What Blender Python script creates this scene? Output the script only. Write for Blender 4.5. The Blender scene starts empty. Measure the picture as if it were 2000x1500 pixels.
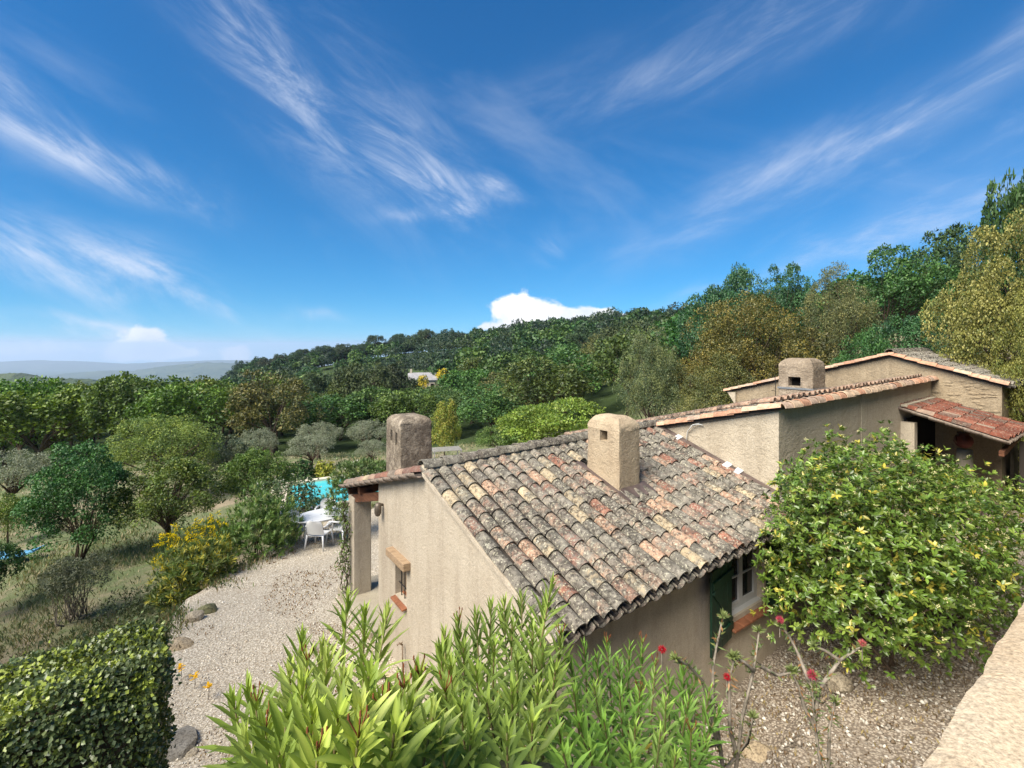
import bpy, bmesh, math, random
import numpy as np
from mathutils import Vector, Matrix
from mathutils.geometry import tessellate_polygon
random.seed(7); RNG = np.random.default_rng(7)
C = bpy.context.scene
COL = C.collection
R = math.radians
# ------------------------------------------------------------------ camera, sky, sun, exposure
ZC = 5.1                       # eye height above the gravel terrace
FPX, HORY = 932.0, 675.0       # focal length and horizon row in 2000 x 1500 pixels
cam = bpy.data.cameras.new('camera'); co = bpy.data.objects.new('camera', cam); COL.objects.link(co)
co.location = (0, 0, ZC); co.rotation_euler = (R(90), 0, 0)
cam.sensor_width = 36; cam.lens = FPX*36/2000; cam.shift_y = (HORY-750)/2000
cam.clip_start = .05; cam.clip_end = 60000
C.camera = co
C.view_settings.view_transform = 'Standard'; C.view_settings.look = 'None'
C.view_settings.gamma = 1; C.view_settings.exposure = 1.6; C.view_settings.use_curve_mapping = False
C.cycles.use_denoising = True
C.cycles.max_bounces = 6; C.cycles.transparent_max_bounces = 4; C.cycles.volume_bounces = 0
C.cycles.diffuse_bounces = 3; C.cycles.glossy_bounces = 2; C.cycles.transmission_bounces = 3
SUN_DIR = Vector((-.47, -.48, .74)).normalized()       # towards the sun
SUN_EL = math.asin(SUN_DIR.z); SUN_AZ = math.atan2(SUN_DIR.x, SUN_DIR.y)
sun = bpy.data.lights.new('sun', 'SUN'); so = bpy.data.objects.new('sun', sun); COL.objects.link(so)
sun.energy = 3.4; sun.angle = R(42); sun.color = (1.0, .92, .79)
so.rotation_euler = SUN_DIR.to_track_quat('Z', 'Y').to_euler(); so.location = (-20, -10, 40)

def px2sky(px, py):            # a pixel of the photograph as azimuth and elevation tangent
    az = math.atan((px-1000)/FPX)
    return az, (HORY-py)/FPX*math.cos(az)

def build_world():
    w = bpy.data.worlds.new('World'); C.world = w; w.use_nodes = True
    nt = w.node_tree; N = nt.nodes; L = nt.links; N.clear()
    def nd(t, **k):
        n = N.new(t)
        for a, b in k.items(): setattr(n, a, b)
        return n
    def math_(op, a, b=None, c=None, clamp=False):
        n = nd('ShaderNodeMath', operation=op, use_clamp=clamp)
        for i, x in enumerate((a, b, c)):
            if x is None: continue
            if isinstance(x, (int, float)): n.inputs[i].default_value = x
            else: L.new(x, n.inputs[i])
        return n.outputs[0]
    out = nd('ShaderNodeOutputWorld'); bg = nd('ShaderNodeBackground'); L.new(bg.outputs[0], out.inputs[0])
    tc = nd('ShaderNodeTexCoord'); sep = nd('ShaderNodeSeparateXYZ'); L.new(tc.outputs['Generated'], sep.inputs[0])
    X, Y, Z = sep.outputs
    zc = math_('MAXIMUM', Z, 0.0)
    zc = math_('ADD', math_('MULTIPLY', zc, .92), .075)
    cmb = nd('ShaderNodeCombineXYZ'); L.new(X, cmb.inputs[0]); L.new(Y, cmb.inputs[1]); L.new(zc, cmb.inputs[2])
    sky = nd('ShaderNodeTexSky', sky_type='NISHITA', sun_disc=False)
    sky.sun_elevation = SUN_EL; sky.sun_rotation = SUN_AZ; sky.altitude = 300
    sky.air_density = 1.1; sky.dust_density = .15; sky.ozone_density = 2.2
    L.new(cmb.outputs[0], sky.inputs[0])
    hs = nd('ShaderNodeHueSaturation'); hs.inputs['Hue'].default_value = .497; hs.inputs['Saturation'].default_value = 1.22
    hs.inputs['Value'].default_value = 1.0
    L.new(sky.outputs[0], hs.inputs['Color'])
    gr = nd('ShaderNodeMix', data_type='RGBA', blend_type='MULTIPLY'); gr.inputs['Factor'].default_value = 1; gr.inputs['B'].default_value = (.27, .72, .96, 1); L.new(hs.outputs[0], gr.inputs['A'])
    # azimuth / elevation-tangent coordinates
    az = math_('ARCTAN2', X, Y)
    hyp = math_('SQRT', math_('ADD', math_('MULTIPLY', X, X), math_('MULTIPLY', Y, Y)))
    el = math_('DIVIDE', Z, math_('MAXIMUM', hyp, .05))
    ae = nd('ShaderNodeCombineXYZ'); L.new(az, ae.inputs[0]); L.new(el, ae.inputs[1])
    def noise(scale, rot, stretch, det=6, dist=0., rough=.6, off=0):
        m = nd('ShaderNodeMapping', vector_type='TEXTURE'); m.inputs['Rotation'].default_value = (0, 0, rot)
        m.inputs['Scale'].default_value = (stretch, 1, 1); m.inputs['Location'].default_value = (off, off*.7, 0)
        L.new(ae.outputs[0], m.inputs[0])
        n = nd('ShaderNodeTexNoise'); n.inputs['Scale'].default_value = scale; n.inputs['Detail'].default_value = det
        n.inputs['Distortion'].default_value = dist; n.inputs['Roughness'].default_value = rough
        L.new(m.outputs[0], n.inputs['Vector']); return n.outputs['Fac']
    wn = noise(2.2, 0, 1, 3)
    wx = math_('MULTIPLY', math_('SUBTRACT', wn, .5), .22)
    wn2 = noise(3.1, .5, 1, 3, off=3)
    wy = math_('MULTIPLY', math_('SUBTRACT', wn2, .5), .16)
    az_w = math_('ADD', az, wx); el_w = math_('ADD', el, wy)
    def blob(px, py, a, b, ang, s, warp=True, pw=1.0):
        A, E = px2sky(px, py); k = math.cos(A)
        a = a/FPX*k*k**.5; b = b/FPX*k; t = R(-ang)      # screen angle is downwards
        dx = math_('SUBTRACT', az_w if warp else az, A); dy = math_('SUBTRACT', el_w if warp else el, E)
        p = math_('DIVIDE', math_('ADD', math_('MULTIPLY', dx, math.cos(t)), math_('MULTIPLY', dy, math.sin(t))), a)
        q = math_('DIVIDE', math_('SUBTRACT', math_('MULTIPLY', dy, math.cos(t)), math_('MULTIPLY', dx, math.sin(t))), b)
        r2 = math_('ADD', math_('MULTIPLY', p, p), math_('MULTIPLY', q, q))
        return math_('MULTIPLY', math_('EXPONENT', math_('MULTIPLY', r2, -1.0*pw)), s)
    def total(l):
        r = l[0]
        for x in l[1:]: r = math_('ADD', r, x)
        return r
    left = total([blob(*q) for q in (
        (150, 270, 240, 42, 27, .9), (90, 490, 260, 62, 17, .75), (405, 600, 120, 13, 27, .9), (120, 610, 150, 9, 12, .5),
        (300, 662, 170, 22, 13, .9), (560, 190, 280, 60, 45, .34), (760, 230, 240, 80, 48, .22), (800, 325, 95, 36, 35, .8), (850, 395, 70, 14, -12, .75),
        (940, 362, 80, 18, 10, .42), (1065, 458, 34, 26, -40, .28), (620, 610, 55, 11, -8, .42), (480, 90, 160, 60, 60, .25))])
    right = total([blob(*q) for q in (
        (1620, 300, 420, 52, -23, .40), (1790, 420, 320, 62, -17, .55), (1450, 70, 420, 80, -14, .30), (1900, 150, 260, 50, -25, .35),
        (1420, 545, 220, 18, -22, .35), (1950, 250, 200, 40, -18, .35))])
    fl = noise(12, R(-34), 3.0, 11, .55, .70); fr = noise(11, R(20), 3.6, 11, .45, .70, 5)
    def sm(x, lo, hi):
        m = nd('ShaderNodeMapRange', interpolation_type='SMOOTHSTEP'); L.new(x, m.inputs[0])
        m.inputs[1].default_value = lo; m.inputs[2].default_value = hi; return m.outputs[0]
    flm = math_('ADD', math_('MULTIPLY', sm(fl, .40, .76), 1.15), .12)
    frm = math_('ADD', math_('MULTIPLY', sm(fr, .40, .78), 1.05), .20)
    base = math_('MULTIPLY', sm(noise(3.2, R(-20), 2.6, 7, .5, .6, 9), .52, .85), .22)   # faint cirrus over the whole sky
    cir = math_('ADD', math_('ADD', math_('MULTIPLY', left, flm), math_('MULTIPLY', right, frm)), base)
    bank = blob(40, 690, 190, 34, 3, .85, False)      # low bank and haze near the horizon
    hz = math_('MULTIPLY', math_('EXPONENT', math_('MULTIPLY', math_('MAXIMUM', math_('ADD', el, .0), 0), -26.)), .30)
    cir = math_('MINIMUM', math_('ADD', cir, math_('MAXIMUM', bank, hz)), .9)
    cum = total([blob(*q, False) for q in (
        (1010, 600, 46, 36, 0, 1.1), (1080, 618, 90, 26, 0, 1.0), (1160, 618, 60, 15, 0, .95), (975, 640, 45, 10, 0, .8), (1235, 620, 50, 9, 0, .6),
        (282, 666, 40, 26, 14, 1.25), (258, 688, 56, 18, 0, 1.15), (340, 688, 60, 14, 0, .95), (465, 694, 30, 18, 0, 1.1), (60, 680, 70, 20, 0, .8))])
    cn = noise(26, 0, 1.15, 7, .3, .58, 2)
    cumd = sm(math_('ADD', cum, math_('MULTIPLY', math_('SUBTRACT', cn, .5), 1.5)), .36, .74)
    cumd = math_('MULTIPLY', cumd, sm(cum, .12, .3))
    white = nd('ShaderNodeRGB'); white.outputs[0].default_value = (5.2, 5.7, 6.7, 1)
    wc = nd('ShaderNodeMix', data_type='RGBA'); L.new(cir, wc.inputs['Factor'])
    L.new(gr.outputs['Result'], wc.inputs['A']); L.new(white.outputs[0], wc.inputs['B'])
    lum = nd('ShaderNodeMix', data_type='RGBA'); L.new(sm(noise(14, .3, 1, 5, .2, .5, 4), .3, .7), lum.inputs['Factor'])
    lum.inputs['A'].default_value = (5.4, 5.9, 6.6, 1); lum.inputs['B'].default_value = (8.6, 8.5, 8.4, 1)
    mc = nd('ShaderNodeMix', data_type='RGBA'); L.new(cumd, mc.inputs['Factor'])
    L.new(wc.outputs['Result'], mc.inputs['A']); L.new(lum.outputs['Result'], mc.inputs['B'])
    L.new(mc.outputs['Result'], bg.inputs[0]); bg.inputs[1].default_value = .052
build_world()

# ------------------------------------------------------------------ helpers
def P(px, py, Y):              # pixel of the photograph at distance Y as a point of the place
    return Vector(((px-1000)/FPX*Y, Y, ZC+(HORY-py)/FPX*Y))
TH = math.atan2(.5774, .8165)
E1 = Vector((.8165, .5774, 0)); E2 = Vector((-.5774, .8165, 0)); ORG = Vector((.4188, 4.439, 0))
def H(u, v, z): return ORG+E1*u+E2*v+Vector((0, 0, z))
def to_uv(x, y):
    q = Vector((x, y, 0))-ORG
    return q.dot(E1), q.dot(E2)

def props(o, label=None, cat=None, group=None, kind=None):
    if label: o['label'] = label
    if cat: o['category'] = cat
    if group: o['group'] = group
    if kind: o['kind'] = kind
    return o
def empty(name, loc, rz=0, label=None, cat=None, group=None):
    o = bpy.data.objects.new(name, None); COL.objects.link(o); o.location = loc; o.rotation_euler = (0, 0, rz)
    o.empty_display_size = .1
    return props(o, label, cat, group)
def link(name, me, parent=None, **k):
    o = bpy.data.objects.new(name, me); COL.objects.link(o)
    if parent is not None: o.parent = parent
    return props(o, **k)
def copy_tree(o, parent=None):
    c = o.copy(); COL.objects.link(c); c.parent = parent
    for ch in o.children: copy_tree(ch, c)
    return c

class MB:
    def __init__(s): s.v = []; s.f = []; s.m = []
    def add(s, vs, fs, mi=0):
        b = len(s.v); s.v += [tuple(x) for x in vs]; s.f += [tuple(b+i for i in f) for f in fs]; s.m += [mi]*len(fs)
    def box(s, a, b, mi=0):
        x0, y0, z0 = a; x1, y1, z1 = b
        s.add([(x0,y0,z0),(x1,y0,z0),(x1,y1,z0),(x0,y1,z0),(x0,y0,z1),(x1,y0,z1),(x1,y1,z1),(x0,y1,z1)],
              [(0,3,2,1),(4,5,6,7),(0,1,5,4),(1,2,6,5),(2,3,7,6),(3,0,4,7)], mi)
    def hexa(s, bot, top, mi=0):
        s.add(list(bot)+list(top), [(0,3,2,1),(4,5,6,7),(0,1,5,4),(1,2,6,5),(2,3,7,6),(3,0,4,7)], mi)
    def beam(s, a, b, w, h, mi=0):
        a = Vector(a); b = Vector(b); d = (b-a).normalized(); up = Vector((0,0,1))
        if abs(d.z) > .95: up = Vector((1,0,0))
        x = d.cross(up).normalized()*(w/2); y = x.cross(d).normalized()*(h/2)
        s.hexa([a-x-y, a+x-y, a+x+y, a-x+y], [b-x-y, b+x-y, b+x+y, b-x+y], mi)
    def tube(s, pts, rad, n=6, mi=0, cap=True):
        pts = [Vector(p) for p in pts]; k = len(pts)
        if isinstance(rad, (int, float)): rad = [rad]*k
        base = len(s.v); ref = Vector((.31, .17, .93))
        for i, p in enumerate(pts):
            d = (pts[min(i+1, k-1)]-pts[max(i-1, 0)]).normalized()
            if abs(d.dot(ref)) > .97: ref = Vector((1, 0, 0))
            x = d.cross(ref).normalized(); y = x.cross(d)
            for j in range(n):
                t = 2*math.pi*j/n; s.v.append(tuple(p+(x*math.cos(t)+y*math.sin(t))*rad[i]))
        for i in range(k-1):
            for j in range(n):
                a = base+i*n+j; b = base+i*n+(j+1) % n
                s.f.append((a, a+n, b+n, b)); s.m.append(mi)
        if cap:
            s.f.append(tuple(base+j for j in range(n))); s.m.append(mi)
            s.f.append(tuple(base+(k-1)*n+j for j in reversed(range(n)))); s.m.append(mi)
    def mesh(s, name, mats, smooth=False):
        me = bpy.data.meshes.new(name); me.from_pydata(s.v, [], s.f)
        for m in (mats if isinstance(mats, (list, tuple)) else [mats]): me.materials.append(m)
        me.polygons.foreach_set('material_index', s.m)
        if smooth: me.polygons.foreach_set('use_smooth', [True]*len(s.f))
        me.update(); return me
    def obj(s, name, mats, parent=None, smooth=False, fix=False, **k):
        me = s.mesh(name, mats, smooth)
        if fix:
            bm = bmesh.new(); bm.from_mesh(me); bmesh.ops.recalc_face_normals(bm, faces=bm.faces); bm.to_mesh(me); bm.free()
        return link(name, me, parent, **k)

def bevel_mesh(me, off, seg=2):
    bm = bmesh.new(); bm.from_mesh(me)
    bmesh.ops.bevel(bm, geom=list(bm.edges), offset=off, segments=seg, profile=.6, affect='EDGES', clamp_overlap=True)
    bm.to_mesh(me); bm.free(); return me

def wall_panel(mb, o, ud, outward, outline, holes=(), depth=.25, mi=0, rmi=None):
    """vertical wall face with real openings; outline and holes in (s, z); reveals go inwards"""
    o = Vector(o); ud = Vector(ud); n = Vector(outward); rmi = mi if rmi is None else rmi
    loops = [[Vector((a, b, 0)) for a, b in outline]]+[[Vector((a, b, 0)) for a, b in h] for h in holes]
    flat = [p for l in loops for p in l]; tris = tessellate_polygon(loops)
    vs = [o+ud*p.x+Vector((0, 0, p.y)) for p in flat]
    ft = []
    for t in tris:
        a, b, c = (vs[i] for i in t)
        ft.append(tuple(t) if (b-a).cross(c-a).dot(n) > 0 else tuple(reversed(t)))
    mb.add(vs, ft, mi)
    mb.add([v-n*depth for v in vs], [tuple(reversed(t)) for t in ft], mi)
    for l in loops:
        k = len(l)
        for i in range(k):
            a, b = l[i], l[(i+1) % k]
            A = o+ud*a.x+Vector((0, 0, a.y)); B = o+ud*b.x+Vector((0, 0, b.y))
            mb.add([A, B, B-n*depth, A-n*depth], [(0, 1, 2, 3)], rmi)

# ------------------------------------------------------------------ materials
def newmat(name):
    m = bpy.data.materials.new(name); m.use_nodes = True; nt = m.node_tree
    b = nt.nodes['Principled BSDF']; return m, nt, b
class NB:
    def __init__(s, nt): s.nt = nt; s.N = nt.nodes; s.L = nt.links
    def tex(s, kind, scale, vec=None, **k):
        n = s.N.new(kind)
        if 'Scale' in n.inputs: n.inputs['Scale'].default_value = scale
        for a, b in k.items():
            if a in n.inputs: n.inputs[a].default_value = b
            else: setattr(n, a, b)
        if vec is not None: s.L.new(vec, n.inputs['Vector'])
        return n
    def ramp(s, fac, stops, interp='LINEAR'):
        r = s.N.new('ShaderNodeValToRGB'); r.color_ramp.interpolation = interp
        e = r.color_ramp.elements
        while len(e) < len(stops): e.new(.5)
        for q, (p, c) in zip(e, stops):
            q.position = p; q.color = (*c, 1) if len(c) == 3 else c
        s.L.new(fac, r.inputs[0]); return r.outputs[0]
    def mix(s, f, a, b, mode='MIX'):
        m = s.N.new('ShaderNodeMix'); m.data_type = 'RGBA'; m.blend_type = mode
        for key, x in (('Factor', f), ('A', a), ('B', b)):
            if isinstance(x, (int, float)): m.inputs[key].default_value = x
            elif isinstance(x, tuple): m.inputs[key].default_value = (*x, 1) if len(x) == 3 else x
            else: s.L.new(x, m.inputs[key])
        return m.outputs['Result']
    def math(s, op, a, b=0., clamp=False):
        m = s.N.new('ShaderNodeMath'); m.operation = op; m.use_clamp = clamp
        for i, x in enumerate((a, b)):
            if isinstance(x, (int, float)): m.inputs[i].default_value = x
            else: s.L.new(x, m.inputs[i])
        return m.outputs[0]
    def mapping(s, vec, scale=(1,1,1), rot=(0,0,0), loc=(0,0,0)):
        m = s.N.new('ShaderNodeMapping'); s.L.new(vec, m.inputs[0])
        m.inputs['Scale'].default_value = scale; m.inputs['Rotation'].default_value = rot; m.inputs['Location'].default_value = loc
        return m.outputs[0]
    def bump(s, h, strength, dist, nrm=None):
        b = s.N.new('ShaderNodeBump'); b.inputs['Strength'].default_value = strength; b.inputs['Distance'].default_value = dist
        s.L.new(h, b.inputs['Height'])
        if nrm is not None: s.L.new(nrm, b.inputs['Normal'])
        return b.outputs[0]
    def geo(s): return s.N.new('ShaderNodeNewGeometry').outputs['Position']
    def obj(s): return s.N.new('ShaderNodeTexCoord').outputs['Object']

def m_plaster(name, c1, c2, stain=(.20,.17,.13), amount=.5, coarse=1.0, dark=None, rough_amt=.5, bd=.02, speck=.42):
    m, nt, b = newmat(name); k = NB(nt); p = k.geo()
    n1 = k.tex('ShaderNodeTexNoise', 1.3, p, Detail=6., Roughness=.65)
    n2 = k.tex('ShaderNodeTexNoise', 38*coarse, p, Detail=5., Roughness=.7, Distortion=.6)
    n3 = k.tex('ShaderNodeTexNoise', 9*coarse, p, Detail=4., Roughness=.6, Distortion=1.2)
    st = k.tex('ShaderNodeTexNoise', 2.4, k.mapping(p, (1, 1, .16)), Detail=6., Roughness=.72)
    col = k.mix(k.ramp(n1.outputs['Fac'], [(.32, (0,0,0)), (.68, (1,1,1))]), c1, c2)
    col = k.mix(k.math('MULTIPLY', k.ramp(st.outputs['Fac'], [(.48, (0,0,0)), (.70, (1,1,1))]), amount), col, stain)
    sp = k.tex('ShaderNodeTexNoise', 95*coarse, p, Detail=3., Roughness=.8)
    col = k.mix(k.ramp(sp.outputs['Fac'], [(.30, (0,0,0)), (.62, (1,1,1))]), k.mix(speck, col, (.05,.035,.02)), col)
    if dark:
        d = k.tex('ShaderNodeTexNoise', 5.5, p, Detail=8., Roughness=.78, Distortion=.3)
        col = k.mix(k.math('MULTIPLY', k.ramp(d.outputs['Fac'], [(.40, (0,0,0)), (.54, (1,1,1))]), dark[1]), col, dark[0])
        d2 = k.tex('ShaderNodeTexNoise', 23, p, Detail=5., Roughness=.7)
        col = k.mix(k.math('MULTIPLY', k.ramp(d2.outputs['Fac'], [(.56, (0,0,0)), (.66, (1,1,1))]), dark[1]*.8), col, dark[0])
    nt.links.new(col, b.inputs['Base Color']); b.inputs['Roughness'].default_value = .95
    b.inputs['Specular IOR Level'].default_value = .15
    h = k.math('ADD', k.math('MULTIPLY', n3.outputs['Fac'], 1.6), n2.outputs['Fac'])
    nt.links.new(k.bump(h, rough_amt, bd), b.inputs['Normal']); return m

def m_tile(name, lichen=1.0):
    m, nt, b = newmat(name); k = NB(nt)
    oi = nt.nodes.new('ShaderNodeObjectInfo'); p = k.geo()
    add = nt.nodes.new('ShaderNodeVectorMath'); add.operation = 'ADD'
    cm = nt.nodes.new('ShaderNodeCombineXYZ'); r = k.math('MULTIPLY', oi.outputs['Random'], 40.)
    for i in range(3): nt.links.new(r, cm.inputs[i])
    nt.links.new(p, add.inputs[0]); nt.links.new(cm.outputs[0], add.inputs[1]); q = add.outputs[0]
    base = oi.outputs['Color']
    n0 = k.tex('ShaderNodeTexNoise', 6, q, Detail=4., Roughness=.7)
    base = k.mix(k.ramp(n0.outputs['Fac'], [(.3,(0,0,0)),(.7,(1,1,1))]), k.mix(1., base, (.62,.62,.62), 'MULTIPLY'), base)
    g = k.tex('ShaderNodeTexNoise', 8, q, Detail=8., Roughness=.78, Distortion=.4)          # grey-green weathering
    gth = k.math('ADD', k.math('MULTIPLY', oi.outputs['Alpha'], .48), -.29)
    gf = k.math('MULTIPLY', k.math('ADD', k.math('SUBTRACT', g.outputs['Fac'], .48), gth), 7., clamp=True)
    gc = k.mix(k.ramp(k.tex('ShaderNodeTexNoise', 9, q, Detail=5.).outputs['Fac'], [(.35,(0,0,0)),(.65,(1,1,1))]), (.085,.083,.07), (.235,.22,.185))
    col = k.mix(k.math('MULTIPLY', gf, .9*lichen), base, gc)
    dk = k.tex('ShaderNodeTexNoise', 17, q, Detail=8., Roughness=.85)
    wd = k.tex('ShaderNodeTexNoise', 1.1, p, Detail=5., Roughness=.7)
    dkf = k.math('ADD', dk.outputs['Fac'], k.math('MULTIPLY', k.math('SUBTRACT', wd.outputs['Fac'], .45), .35))
    col = k.mix(k.math('MULTIPLY', k.ramp(dkf, [(.50,(0,0,0)),(.58,(1,1,1))]), .8*lichen), col, (.03,.026,.023))
    wh = k.tex('ShaderNodeTexNoise', 30, q, Detail=6., Roughness=.75)
    lf = k.math('MULTIPLY', k.ramp(wh.outputs['Fac'], [(.56,(0,0,0)),(.61,(1,1,1))]), .85*lichen)
    col = k.mix(lf, col, k.mix(k.tex('ShaderNodeTexNoise', 5, q).outputs['Fac'], (.42,.43,.40), (.46,.40,.22)))
    yl = k.tex('ShaderNodeTexVoronoi', 20, q, Randomness=1.)
    yf = k.math('MULTIPLY', k.ramp(yl.outputs['Distance'], [(.13,(1,1,1)),(.22,(0,0,0))]), .65*lichen)
    col = k.mix(yf, col, (.38,.37,.29))
    nt.links.new(col, b.inputs['Base Color']); b.inputs['Roughness'].default_value = .92; b.inputs['Specular IOR Level'].default_value = .2
    h = k.math('ADD', wh.outputs['Fac'], dk.outputs['Fac'])
    nt.links.new(k.bump(h, .55, .012), b.inputs['Normal']); return m

def m_simple(name, col, rough=.6, spec=.4, var=.15, scale=8, bump=0., stretch=(1,1,1), col2=None, metal=0):
    m, nt, b = newmat(name); k = NB(nt); p = k.obj()
    n = k.tex('ShaderNodeTexNoise', scale, k.mapping(p, stretch), Detail=5., Roughness=.65)
    c2 = col2 or tuple(x*(1-var*2) for x in col)
    nt.links.new(k.mix(k.ramp(n.outputs['Fac'], [(.35,(0,0,0)),(.65,(1,1,1))]), c2, col), b.inputs['Base Color'])
    b.inputs['Roughness'].default_value = rough; b.inputs['Specular IOR Level'].default_value = spec; b.inputs['Metallic'].default_value = metal
    if bump: nt.links.new(k.bump(n.outputs['Fac'], bump, .01), b.inputs['Normal'])
    return m

def m_leaf(name, rough=.5, trans=.3, spec=.35):
    m, nt, b = newmat(name); k = NB(nt)
    at = nt.nodes.new('ShaderNodeAttribute'); at.attribute_name = 'tint'
    oi = nt.nodes.new('ShaderNodeObjectInfo')
    col = k.mix(1., at.outputs['Color'], oi.outputs['Color'], 'MULTIPLY')
    nt.links.new(col, b.inputs['Base Color']); b.inputs['Roughness'].default_value = rough
    b.inputs['Specular IOR Level'].default_value = spec
    tr = nt.nodes.new('ShaderNodeBsdfTranslucent')
    nt.links.new(k.mix(1., col, (1.25,1.25,.6), 'MULTIPLY'), tr.inputs['Color'])
    ms = nt.nodes.new('ShaderNodeMixShader'); ms.inputs[0].default_value = trans
    nt.links.new(b.outputs[0], ms.inputs[1]); nt.links.new(tr.outputs[0], ms.inputs[2])
    nt.links.new(ms.outputs[0], nt.nodes['Material Output'].inputs[0]); return m

PLASTER = m_plaster('ochre_plaster', (.49,.42,.325), (.58,.51,.405), (.33,.27,.205), .6)
PLASTER_B = m_plaster('grey_beige_plaster', (.45,.385,.29), (.52,.455,.355), (.29,.24,.175), .5, .6, rough_amt=.8)
CHIMNEY_A = m_plaster('stained_chimney_plaster', (.38,.32,.24), (.48,.41,.32), (.16,.12,.09), .5, .8, ((.07,.052,.038), .62), .9)
CHIMNEY_B = m_plaster('warm_chimney_plaster', (.46,.365,.25), (.54,.44,.31), (.30,.22,.15), .5, .9, rough_amt=.9)
CHIMNEY_C = m_plaster('rough_chimney_plaster', (.36,.29,.21), (.46,.38,.29), (.18,.14,.10), .5, .8, ((.10,.075,.055), .4), 1.0)
COPING = m_plaster('sandy_parapet_render', (.52,.41,.28), (.60,.51,.38), (.42,.30,.18), .6, .9, rough_amt=.8, bd=.006, speck=.62)
TILE = m_tile('weathered_roof_tile'); TILE_CLEAN = m_tile('red_roof_tile', .42)
def m_deck():
    m, nt, b = newmat('roof_mortar'); b.inputs['Base Color'].default_value = (.06,.05,.042,1); b.inputs['Roughness'].default_value = 1; return m
DECK = m_deck()
WOOD = m_simple('brown_painted_beam', (.17,.075,.04), .8, .2, .3, 4, .3, (1,1,8), (.07,.03,.018))
DRYWOOD = m_simple('dry_wood', (.42,.30,.19), .85, .2, .25, 6, .5, (1,8,8), (.22,.15,.09))
LEAD = m_simple('brown_lead_flashing', (.115,.085,.075), .55, .4, .25, 5, .1)
GREEN = m_simple('dark_green_paint', (.012,.05,.028), .45, .4, .2, 6)
WHITEP = m_simple('grey_white_window_paint', (.50,.50,.49), .5, .4, .06, 5)
PLASTIC = m_simple('white_plastic', (.60,.61,.62), .35, .5, .02, 3)
TERRA = m_simple('terracotta_sill', (.30,.12,.06), .75, .3, .2, 9, .2)
CEMENT = m_plaster('porch_cement', (.42,.37,.28), (.50,.45,.35), (.28,.23,.17), .5)
SOOT_SHADE = m_simple('soot_and_shade', (.012,.01,.009), 1, .1, .1)  # sooty flues; painted shade under the lean-to; dark farmhouse window panel
IRON = m_simple('black_iron', (.02,.02,.02), .6, .4, .2)
GALV = m_simple('galvanised_strap', (.35,.37,.38), .45, .5, .15, 12, metal=.6)
BARK = m_simple('grey_brown_bark', (.12,.09,.065), .95, .1, .3, 12, .7, (1,1,.3), (.04,.03,.022))
TWIG = m_simple('pale_twig', (.30,.26,.21), .9, .1, .3, 20, .3)
def m_glass():
    m, nt, b = newmat('window_glass'); b.inputs['Base Color'].default_value = (.01,.012,.012,1)
    b.inputs['Roughness'].default_value = .06; b.inputs['Specular IOR Level'].default_value = .5; return m
GLASS = m_glass()
LEAF = m_leaf('leaf_blade', .5, .22); LEAF_GLOSS = m_leaf('glossy_leaf_blade', .34, .22, .5); NEEDLE = m_leaf('needle_tuft', .6, .15, .2)
PETAL = m_leaf('petal', .6, .35, .2)
def m_stone(name, a, b_, sc=5):
    m, nt, b = newmat(name); k = NB(nt); p = k.geo(); oi = nt.nodes.new('ShaderNodeObjectInfo')
    n = k.tex('ShaderNodeTexNoise', sc, p, Detail=8., Roughness=.75); n2 = k.tex('ShaderNodeTexNoise', sc*7, p, Detail=6., Roughness=.75)
    col = k.mix(k.ramp(n.outputs['Fac'], [(.35,(0,0,0)),(.65,(1,1,1))]), a, b_)
    col = k.mix(k.ramp(n2.outputs['Fac'], [(.35,(1,1,1)),(.55,(0,0,0))]), col, tuple(x*.35 for x in a))
    col = k.mix(1., col, oi.outputs['Color'], 'MULTIPLY')
    nt.links.new(col, b.inputs['Base Color']); b.inputs['Roughness'].default_value = .95
    nt.links.new(k.bump(n2.outputs['Fac'], .7, .03), b.inputs['Normal']); return m
STONE = m_stone('limestone', (.34,.29,.22), (.50,.45,.37)); 
def m_gravel(name, base, lite, dark, leaf):
    m, nt, b = newmat(name); k = NB(nt); p = k.geo()
    big = k.tex('ShaderNodeTexNoise', .55, p, Detail=5., Roughness=.65)
    mid = k.tex('ShaderNodeTexNoise', 2.6, p, Detail=6., Roughness=.7)
    v = k.tex('ShaderNodeTexVoronoi', 34, p, Randomness=1.); v2 = k.tex('ShaderNodeTexVoronoi', 60, p, Randomness=1.)
    vr = k.N.new('ShaderNodeSeparateColor'); nt.links.new(v.outputs['Color'], vr.inputs[0])
    col = k.mix(k.ramp(vr.outputs[0], [(0,(0,0,0)),(1,(1,1,1))]), base, lite)
    col = k.mix(k.ramp(v.outputs['Distance'], [(.35,(0,0,0)),(.62,(1,1,1))]), col, dark)
    lf = k.tex('ShaderNodeTexNoise', 21, p, Detail=6., Roughness=.8)
    lm = k.math('MULTIPLY', k.ramp(lf.outputs['Fac'], [(.54,(0,0,0)),(.62,(1,1,1))]), k.ramp(mid.outputs['Fac'], [(.42,(0,0,0)),(.62,(1,1,1))]))
    col = k.mix(k.math('MULTIPLY', lm, .8), col, leaf)
    col = k.mix(k.ramp(big.outputs['Fac'], [(.35,(0,0,0)),(.65,(.55,.55,.55))]), col, tuple(x*.7 for x in base))
    nt.links.new(col, b.inputs['Base Color']); b.inputs['Roughness'].default_value = .95
    h = k.math('ADD', k.math('MULTIPLY', v.outputs['Distance'], -1.), k.math('MULTIPLY', v2.outputs['Distance'], -.5))
    nt.links.new(k.bump(h, .6, .02), b.inputs['Normal']); return m
GRAVEL = m_gravel('pale_gravel', (.50,.44,.34), (.74,.67,.55), (.32,.27,.20), (.24,.14,.08))
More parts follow.
